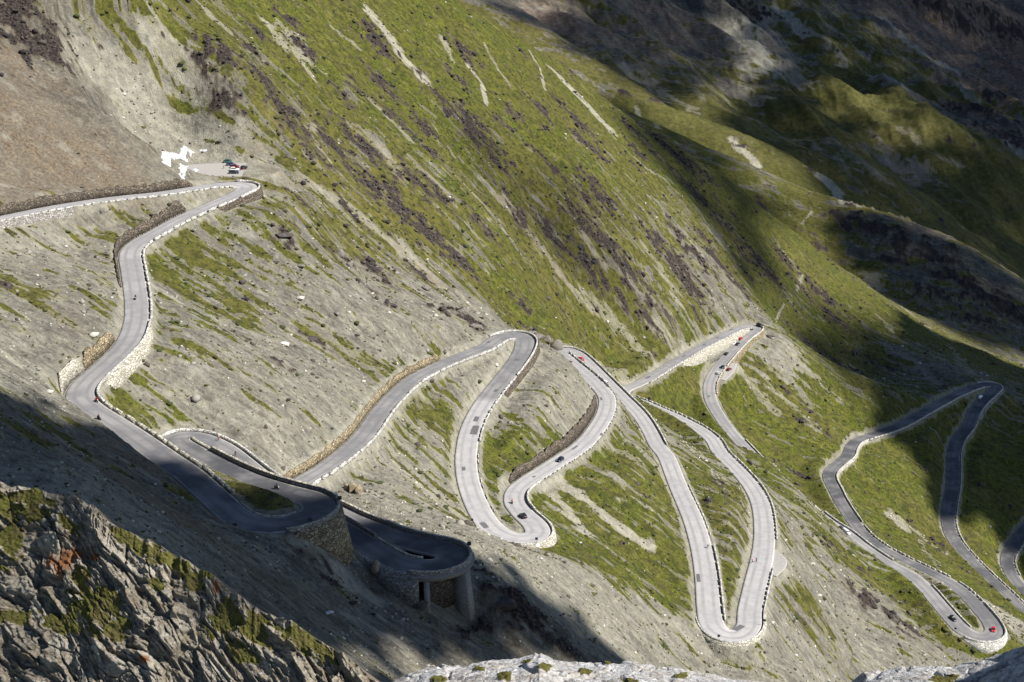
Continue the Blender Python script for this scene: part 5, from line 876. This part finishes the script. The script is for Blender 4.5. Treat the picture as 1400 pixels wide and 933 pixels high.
CYCLE = pose((-.18, 0, .98), (.14, 0, 1.28), (.26, 0, 1.40), (.34, 0, 1.52), mirror([(.18, .18, 1.33), (.36, .24, 1.12), (.50, .22, .98), (.57, .21, .97)]), mirror([(-.12, .10, .94), (.16, .13, .62), (0, .12, .30), (.12, .12, .25)]))
HEL = {}
def head_cover(mat, name, p):
    bm = bmesh.new(); bmesh.ops.create_uvsphere(bm, u_segments=16, v_segments=10, radius=.145 if name == 'helmet' else .118)
    for v in list(bm.verts):
        v.co.x *= 1.12
        if v.co.z < -.05 and v.co.x > .02: v.co.x *= .72
    me = bpy.data.meshes.new(name); bm.to_mesh(me); bm.free(); me.materials.append(mat); return me
def person(kind, top, low, label, group, loc, rz, cover='helmet', ccol='dark'):
    J, E, R = {'stand': STAND, 'ride': RIDE, 'cycle': CYCLE}[kind]; key = (kind, top, low)
    if key not in MESH:
        me = body_mesh('person', J, E, R, CLOTH[top], CLOTH[low]); hip = J[0][2]
        for f in me.polygons:
            c = f.center; leg = c.z < hip+.04; hd = c.z > J[2][2]+.02; hand = min((Vector(J[q])-c).length for q in (7, 11)) < .07; f.material_index = 2 if hd or hand else (0 if leg else 1); f.use_smooth = True
        MESH[key] = me
    o = bpy.data.objects.new('person', MESH[key]); o.location = loc; o.rotation_euler = (0, 0, rz); link(o); tag(o, label, 'person', group)
    ck = ('cover', cover, ccol)
    if ck not in MESH: MESH[ck] = head_cover(CLOTH[ccol] if cover == 'helmet' else plain('brown_hair', (.05, .03, .02), .8), cover, J[3])
    part(cover, MESH[ck], o, (J[3][0]-.01, 0, J[3][2]+.03)); return o
def tube(pts, r, n=8):
    pts = [Vector(p) for p in pts]; secs = []
    for i, p in enumerate(pts):
        d = (pts[min(i+1, len(pts)-1)]-pts[max(i-1, 0)]).normalized(); a = d.cross(Vector((0, 0, 1)) if abs(d.z) < .9 else Vector((0, 1, 0))).normalized(); b = d.cross(a); secs.append([tuple(p+a*r*math.cos(q*6.2832/n)+b*r*math.sin(q*6.2832/n)) for q in range(n)])
    return loft(secs)
def torus_wheel(R, r, name, mat):
    bm = bmesh.new(); N = 24; ring = []
    for i in range(N):
        a = 6.28318*i/N; ring.append([bm.verts.new(((R+r*math.cos(b))*math.cos(a), r*1.1*math.sin(b), (R+r*math.cos(b))*math.sin(a))) for b in [6.28318*k/8 for k in range(8)]])
    for i in range(N):
        for k in range(8): bm.faces.new((ring[i][k], ring[(i+1) % N][k], ring[(i+1) % N][(k+1) % 8], ring[i][(k+1) % 8]))
    me = bpy.data.meshes.new(name); bm.to_mesh(me); bm.free(); me.materials.append(mat); return me
def motorcycle(paint, label, loc, rz):
    r = empty('motorcycle', loc, rz); tag(r, label, 'motorcycle', 'motorcycles on the pass road')
    if 'mw' not in MESH: MESH['mw'] = torus_wheel(.24, .075, 'tyre', M['tyre']); MESH['mh'] = wheel_mesh(.19, .05, M['rim'], 'rim')
    for x in (-.68, .72): w = part('wheel', MESH['mw'], r, (x, 0, .31)); part('rim', MESH['mh'], w)
    P = M['paint_'+paint]
    part('tank', mesh_of(('mt', paint), loft([sec(x, w, a, b, .05) for x, w, a, b in [(-.05, .10, .62, .80), (.1, .18, .60, .92), (.35, .17, .62, .95), (.55, .09, .70, .88)]]), P, 'tank', True), r)
    part('fairing', mesh_of(('mf', paint), loft([sec(x, w, a, b, .05) for x, w, a, b in [(.45, .20, .60, 1.0), (.70, .17, .70, 1.08), (.92, .07, .78, .95)]]), P, 'fairing', True), r)
    part('saddle', mesh_of(('ms',), loft([sec(x, w, a, b, .04) for x, w, a, b in [(-.85, .10, .82, .92), (-.5, .15, .72, .82), (-.05, .13, .70, .78)]]), M['tyre'], 'saddle', True), r)
    part('engine', mesh_of(('me',), loft([sec(x, w, a, b, .05) for x, w, a, b in [(-.3, .14, .26, .62), (.0, .20, .22, .64), (.3, .17, .26, .60)]]), M['paint_dark'], 'engine'), r)
    part('fork', mesh_of(('mk',), tube([(.72, .10, .31), (.55, .10, .85), (.50, .10, 1.0)], .03), M['rim'], 'fork'), r); part('fork', mesh_of(('mk2',), tube([(.72, -.10, .31), (.55, -.10, .85), (.50, -.10, 1.0)], .03), M['rim'], 'fork'), r)
    part('handlebar', mesh_of(('mb',), tube([(.40, -.36, 1.02), (.52, -.15, 1.0), (.52, .15, 1.0), (.40, .36, 1.02)], .02), M['tyre'], 'handlebar'), r)
    part('exhaust', mesh_of(('mx',), tube([(.1, -.2, .30), (-.4, -.22, .34), (-.85, -.24, .48)], .05), M['rim'], 'exhaust'), r); part('headlight', mesh_of(('h',), CM[False]['L'], M['lamp'], 'headlight'), r, (.90, 0, .86))
    return r
def bicycle(label, loc, rz, paint='red'):
    r = empty('bicycle', loc, rz); tag(r, label, 'bicycle', 'bicycles on the pass road')
    if 'bw' not in MESH: MESH['bw'] = torus_wheel(.325, .016, 'tyre', M['tyre'])
    for x in (-.5, .52): part('wheel', MESH['bw'], r, (x, 0, .34))
    for k, pth in enumerate([[(-.5, 0, .34), (-.12, 0, .90)], [(-.5, 0, .34), (0, 0, .28)], [(0, 0, .28), (-.14, 0, .94)], [(0, 0, .28), (.38, 0, .84)], [(-.12, 0, .86), (.38, 0, .88)], [(.52, 0, .34), (.36, 0, .95)]]): part('frame_tube', mesh_of(('bf', k, paint), tube(pth, .022), M['paint_'+paint], 'frame_tube'), r)
    part('saddle', mesh_of(('bs',), loft([sec(x, w, a, b, .015) for x, w, a, b in [(-.28, .07, .93, .98), (-.05, .025, .94, .98)]]), M['tyre'], 'saddle'), r); part('handlebar', mesh_of(('bh',), tube([(.5, -.21, .95), (.38, -.2, .98), (.38, .2, .98), (.5, .21, .95)], .014), M['tyre'], 'handlebar'), r); return r
def rider(u, v, near, kind, paint, top, low, lab_b, lab_p, back=False, ccol='dark'):
    loc, rz, pitch = on_road(u, v, near=near)
    if back: rz += math.pi
    if kind == 'moto': motorcycle(paint, lab_b, loc, rz); person('ride', top, low, lab_p, 'motorcycle riders', loc, rz, ccol=ccol)
    else: bicycle(lab_b, loc, rz, paint); person('cycle', top, low, lab_p, 'cyclists', loc, rz, ccol=ccol)
rider(185.5, 409, 19.5, 'moto', 'black', 'dark', 'dark', 'black motorcycle on the bright upper left leg below the highest hairpin', 'person in dark gear riding the motorcycle on the upper left leg')
rider(125.5, 543, 25.5, 'moto', 'red', 'red', 'dark', 'red motorcycle in the left bend of the road beside the white parapet', 'person in a red jacket riding through the left bend')
rider(142.5, 577, 26.6, 'moto', 'dark', 'dark', 'dark', 'dark motorcycle at the road edge where the shade begins below the left bend', 'person in black riding along the road edge where the shade begins', back=True)
rider(379, 669, 41.3, 'moto', 'black', 'dark', 'dark', 'black motorcycle on the shaded hairpin beside its grey parapet', 'person in black riding through the shaded hairpin', back=True)
rider(700.5, 689, 98.0, 'moto', 'red', 'red', 'dark', 'red motorcycle just above the black car at the inner bend', 'person in red riding just above the black car')
rider(294, 601, 48.6, 'bike', 'red', 'orange', 'dark', 'bicycle at the top of the small inner loop under an orange shirt', 'person in an orange shirt cycling round the small inner loop', ccol='white')
rider(321, 623, 50.4, 'bike', 'black', 'dark', 'dark', 'bicycle lower on the inner loop where its shade begins', 'person in dark clothes cycling down the inner loop into the shade')
rider(1028.5, 769, 131.8, 'bike', 'red', 'red', 'dark', 'bicycle left of another, below the gravel layby on the pale leg', 'person in a red shirt cycling on the pale leg below the gravel layby', ccol='white')
rider(1034, 768, 131.8, 'bike', 'blue', 'blue', 'dark', 'bicycle nearer the parapet, below the gravel layby on the pale leg', 'person in a blue shirt cycling on the pale leg nearer the parapet')
rider(967, 747, 123.6, 'bike', 'black', 'dark', 'jeans', 'bicycle at the right edge of the long straight pale leg', 'person in dark clothes cycling on the long straight pale leg')
def stand(u, v, z, top, low, label, rz=0.):
    p = at_z(u, v, z); g = max(float(ground(p[:1], p[1:2])[0][0]), z-3) if z is not None else 0; person('stand', top, low, label, 'people standing at the parking place', (p[0], p[1], g+.02), rz, 'hair')
stand(326, 238, -135.2, 'blue', 'jeans', 'person in a blue jacket standing right of the parked row', 2.); stand(306, 231, -135.2, 'dark', 'jeans', 'person in dark clothes standing behind the tails of the parked cars', .5); stand(329, 233.5, -135.2, 'red', 'dark', 'person in red standing between the parked row and the black car', 3.)
# traffic signs seen from behind
M['sign_back'] = plain('sign_back', (.03, .03, .034), .6); M['galv'] = plain('galvanised_post', (.30, .31, .32), .5, .5)
def sign(near, side, off, label, h=2.4, w=1.1, ph=1.1, rot=0.0, mat='sign_back'):
    s = sidx(road1, near); p = edge_at(road1, np.array([s]), side, np.array([off]))[0]; t = road1.t[int(np.argmin(np.abs(road1.i-near)))]; r = empty('road_sign', (p[0], p[1], p[2]-.4), math.atan2(-p[1], -p[0])+rot); tag(r, label, 'road sign', 'signs on the hairpins')
    part('post', mesh_of(('sp', h), tube([(0, 0, 0), (0, 0, h+.5)], .05), M['galv'], 'post'), r); V, F = loft([[(.05, -w/2, h-ph+.5), (.05, w/2, h-ph+.5), (.05, w/2, h+.5), (.05, -w/2, h+.5)], [(.10, -w/2, h-ph+.5), (.10, w/2, h-ph+.5), (.10, w/2, h+.5), (.10, -w/2, h+.5)]]); part('panel', mesh_of(('sg', h, w, ph, mat), (V, F), M[mat], 'panel'), r)
sign(37.4, 1, .9, 'dark sign board at the tip of the shaded hairpin over the bastion'); sign(35.7, 1, .9, 'dark sign board on the near parapet of the shaded hairpin', h=2.8)
sign(60.6, 1, .9, 'dark sign board at the tip of the hairpin on piers'); sign(91.8, 1, .9, 'small dark sign left of the hairpin holding the black car', h=1.8, w=.9, ph=.9); sign(94.3, 1, .9, 'dark sign board at the bottom of the hairpin holding the black car', h=2.4, w=.9, ph=.9)
sign(127.1, 1, .8, 'dark sign board at the bottom of the lowest central hairpin', w=.9, ph=.9); sign(129.2, 1, .8, 'dark sign board at the right corner of the lowest central hairpin', w=.9, ph=.9); sign(176.8, 1, .8, 'dark sign board left of the lower right hairpin', w=.9, ph=.9); sign(33.5, 1, .9, 'dark square sign at the foot of the shaded descending road', h=1.6)
print('things', round(time.time()-T0, 1))
# ---------------------------------------------------------------- sun, sky, clouds, camera
SUN = Vector((0.66, -0.22, 0.72)).normalized()
w = bpy.data.worlds.new('World'); scene.world = w; w.use_nodes = True; nt = w.node_tree
sk = nt.nodes.new('ShaderNodeTexSky'); sk.sky_type = 'NISHITA'; sk.sun_disc = False; sk.sun_elevation = math.asin(SUN.z); sk.sun_rotation = math.atan2(SUN.x, SUN.y); sk.altitude = 2600
nt.links.new(sk.outputs[0], nt.nodes['Background'].inputs[0]); nt.nodes['Background'].inputs[1].default_value = 0.068
sl = bpy.data.lights.new('sun', 'SUN'); sl.energy = 5.0; sl.angle = math.radians(.6); sl.color = (1, .95, .87); so = bpy.data.objects.new('sun', sl); COL.objects.link(so); so.rotation_euler = SUN.to_track_quat('Z', 'Y').to_euler()
vs = scene.view_settings; vs.view_transform = 'Standard'; vs.look = 'None'; vs.exposure = 0.95; vs.gamma = 1
def cloud(px, H, step, label, seed, holes=(), thick=.6, edge=1.0, dens=1.0, sub=2):
    """a low lumpy cloud whose shadow covers the outlined ground"""
    G = np.array([cast([p])[0] if len(p) == 2 else at_y(*p) for p in px]); k = (H-G[:, 2])/SUN.z; W = G[:, :2]+np.outer(k, [SUN.x, SUN.y]); hs = []
    for h in holes: g = cast(h); kk = (H-g[:, 2])/SUN.z; hs.append(g[:, :2]+np.outer(kk, [SUN.x, SUN.y]))
    rng = np.random.default_rng(seed); lo = W.min(0)-step; hi = W.max(0)+step; gx = np.arange(lo[0], hi[0], step); gy = np.arange(lo[1], hi[1], step); X, Y = np.meshgrid(gx, gy); X = (X+rng.uniform(-.4, .4, X.shape)*step).ravel(); Y = (Y+rng.uniform(-.4, .4, Y.shape)*step).ravel()
    d = poly_dist(X, Y, W)*np.where(poly_in(X, Y, W), 1, -1)
    for h in hs: d = np.minimum(d, poly_dist(X, Y, h)*np.where(poly_in(X, Y, h), -1, 1))
    d = d+step*edge*1.2*fbm(X/(step*5), Y/(step*5), 3, seed); keep = (d > -step*.3*edge) & (rng.uniform(0, 1, X.size) < np.clip(.25+d/(step*2.2*edge), 0, 1)*dens); X, Y, d = X[keep], Y[keep], d[keep]
    V0, F0 = ico(sub); N = len(X); R = step*np.clip(.45+d/(step*3), .35, 1.15)*rng.uniform(.8, 1.2, N); J = V0[None]*(1+rng.normal(0, .10, (N, len(V0), 1))); Z = H+rng.uniform(-.2, .8, N)*R
    V = np.stack([J[..., 0]*R[:, None]+X[:, None], J[..., 1]*R[:, None]+Y[:, None], J[..., 2]*R[:, None]*thick+Z[:, None]], -1).reshape(-1, 3); F = (F0[None]+(np.arange(N)*len(V0))[:, None, None]).reshape(-1, 3)
    o = structure('cloud', np_mesh('cloud', V, F, [M['cloud']], smooth=True)); return o
cloud([(-200,470),(-60,500),(0,522),(60,556),(130,574),(185,592),(240,618),(300,648),(345,662),(380,672),(440,684),(480,700),(520,714),(580,734),(632,748),(660,775),(720,810),(780,848),(850,892),(880,925),(840,940),(700,925),(560,915),(470,885,193),(400,840,198),(320,800,205),(250,752,212),(190,725,217),(130,697,223),(90,688,227),(30,690,229),(-60,670,238),(-300,640,262)], 420, 13, '', 3, edge=.6)
cloud([(1222,412,1180),(1268,430,1190),(1318,452,1190),(1400,476,1180),(1600,550,1160),(1750,800,850),(1460,820,740),(1400,790),(1370,750),(1330,735),(1300,715),(1282,690),(1258,650),(1235,612),(1205,590),(1205,565),(1200,530),(1190,500),(1205,465),(1232,442)], 620, 20, '', 4, edge=.9)
cloud([(1105,272,1520),(1160,268,1500),(1230,284,1480),(1300,312,1450),(1400,366,1420),(1650,480,1400),(1650,740,1180),(1400,548,1220),(1343,494,1235),(1290,442,1255),(1211,378,1310),(1165,335,1370),(1128,308,1430)], 1800, 12, '', 10, edge=1.6, dens=.8, sub=1)
cloud([(960,-60),(1000,30),(1020,110),(980,140),(950,165,1800),(1000,205,1740),(1050,240,1690),(1100,268,1640),(1160,278,1590),(1230,298,1550),(1300,328,1520),(1400,384,1490),(1700,540,1460),(1900,300,2300),(1900,-60,4500),(1700,-60),(1400,-80),(1100,-80)], 3400, 16, '', 5, edge=2.4, dens=.72, sub=1,
      holes=[[(1160,118),(1215,130),(1258,154),(1280,175),(1262,178),(1205,163),(1178,148)],[(985,171),(1010,180),(1060,207),(1080,220),(1060,222),(1015,205)]])
cloud([(690,25),(740,45),(770,70),(830,100),(870,128),(905,145),(960,140),(1020,110),(1000,20),(960,-70),(620,-70),(640,0)], 3400, 9, '', 8, edge=2.5, dens=.6, sub=1, holes=[[(715,-5),(775,5),(785,14),(740,16),(700,6)]])
cloud([(830,115),(900,158),(960,192),(1030,236),(1085,285),(1105,320),(1060,325),(1095,372),(1075,425),(1020,405),(985,340),(930,280),(880,220),(840,160)], 3000, 9, '', 6, edge=2.8, dens=.5, sub=1)
cloud([(1062,425),(1110,400),(1160,440),(1215,412,1130),(1262,446,1110),(1300,480,1060),(1225,548),(1170,552),(1110,512),(1078,458)], 3000, 9, '', 7, edge=2.8, dens=.68, sub=1)
cloud([(640,130),(720,190),(800,250),(860,330),(900,400),(840,400),(760,340),(680,270),(600,210),(580,150)], 3000, 9, '', 9, edge=4, dens=.22, sub=1)
cloud([(-200,640,250),(0,652,232),(120,684,222),(250,752,210),(400,842,196),(520,925,187),(520,1010,170),(-200,1010,190)], 1800, 5, '', 12, edge=2.0, dens=.20, sub=1)
def shade_rock():  # boulder added out of frame to throw its shadow over the ledge's right end
    V, F = boulder_shape(6, 77); V = V*[2.7, 3.3, 3.7]; q1, q2, c1 = worley(V[:, 0]*.9+V[:, 1]*.5, V[:, 2]*1.3-V[:, 1]*.4, 5); V = V*(1+.10*(c1-.5)*sstep(0, .15, q2-q1)-.05*sstep(.1, 0, q2-q1)+.06*noise3(V, 1.1, 4))[:, None]; o = structure('added_shade_rock', np_mesh('added_shade_rock', V+[0, 0, 0], F, [M['limestone']], smooth=False)); o.location = (12.0, 20.0, -12.0)
shade_rock()
cam = bpy.data.cameras.new('camera'); co = bpy.data.objects.new('camera', cam); COL.objects.link(co); cam.lens = 50; cam.sensor_width = 36; cam.clip_start = 0.1; cam.clip_end = 30000; co.rotation_euler = (math.pi/2-PITCH, 0, 0); scene.camera = co
print('done', round(time.time()-T0, 1))
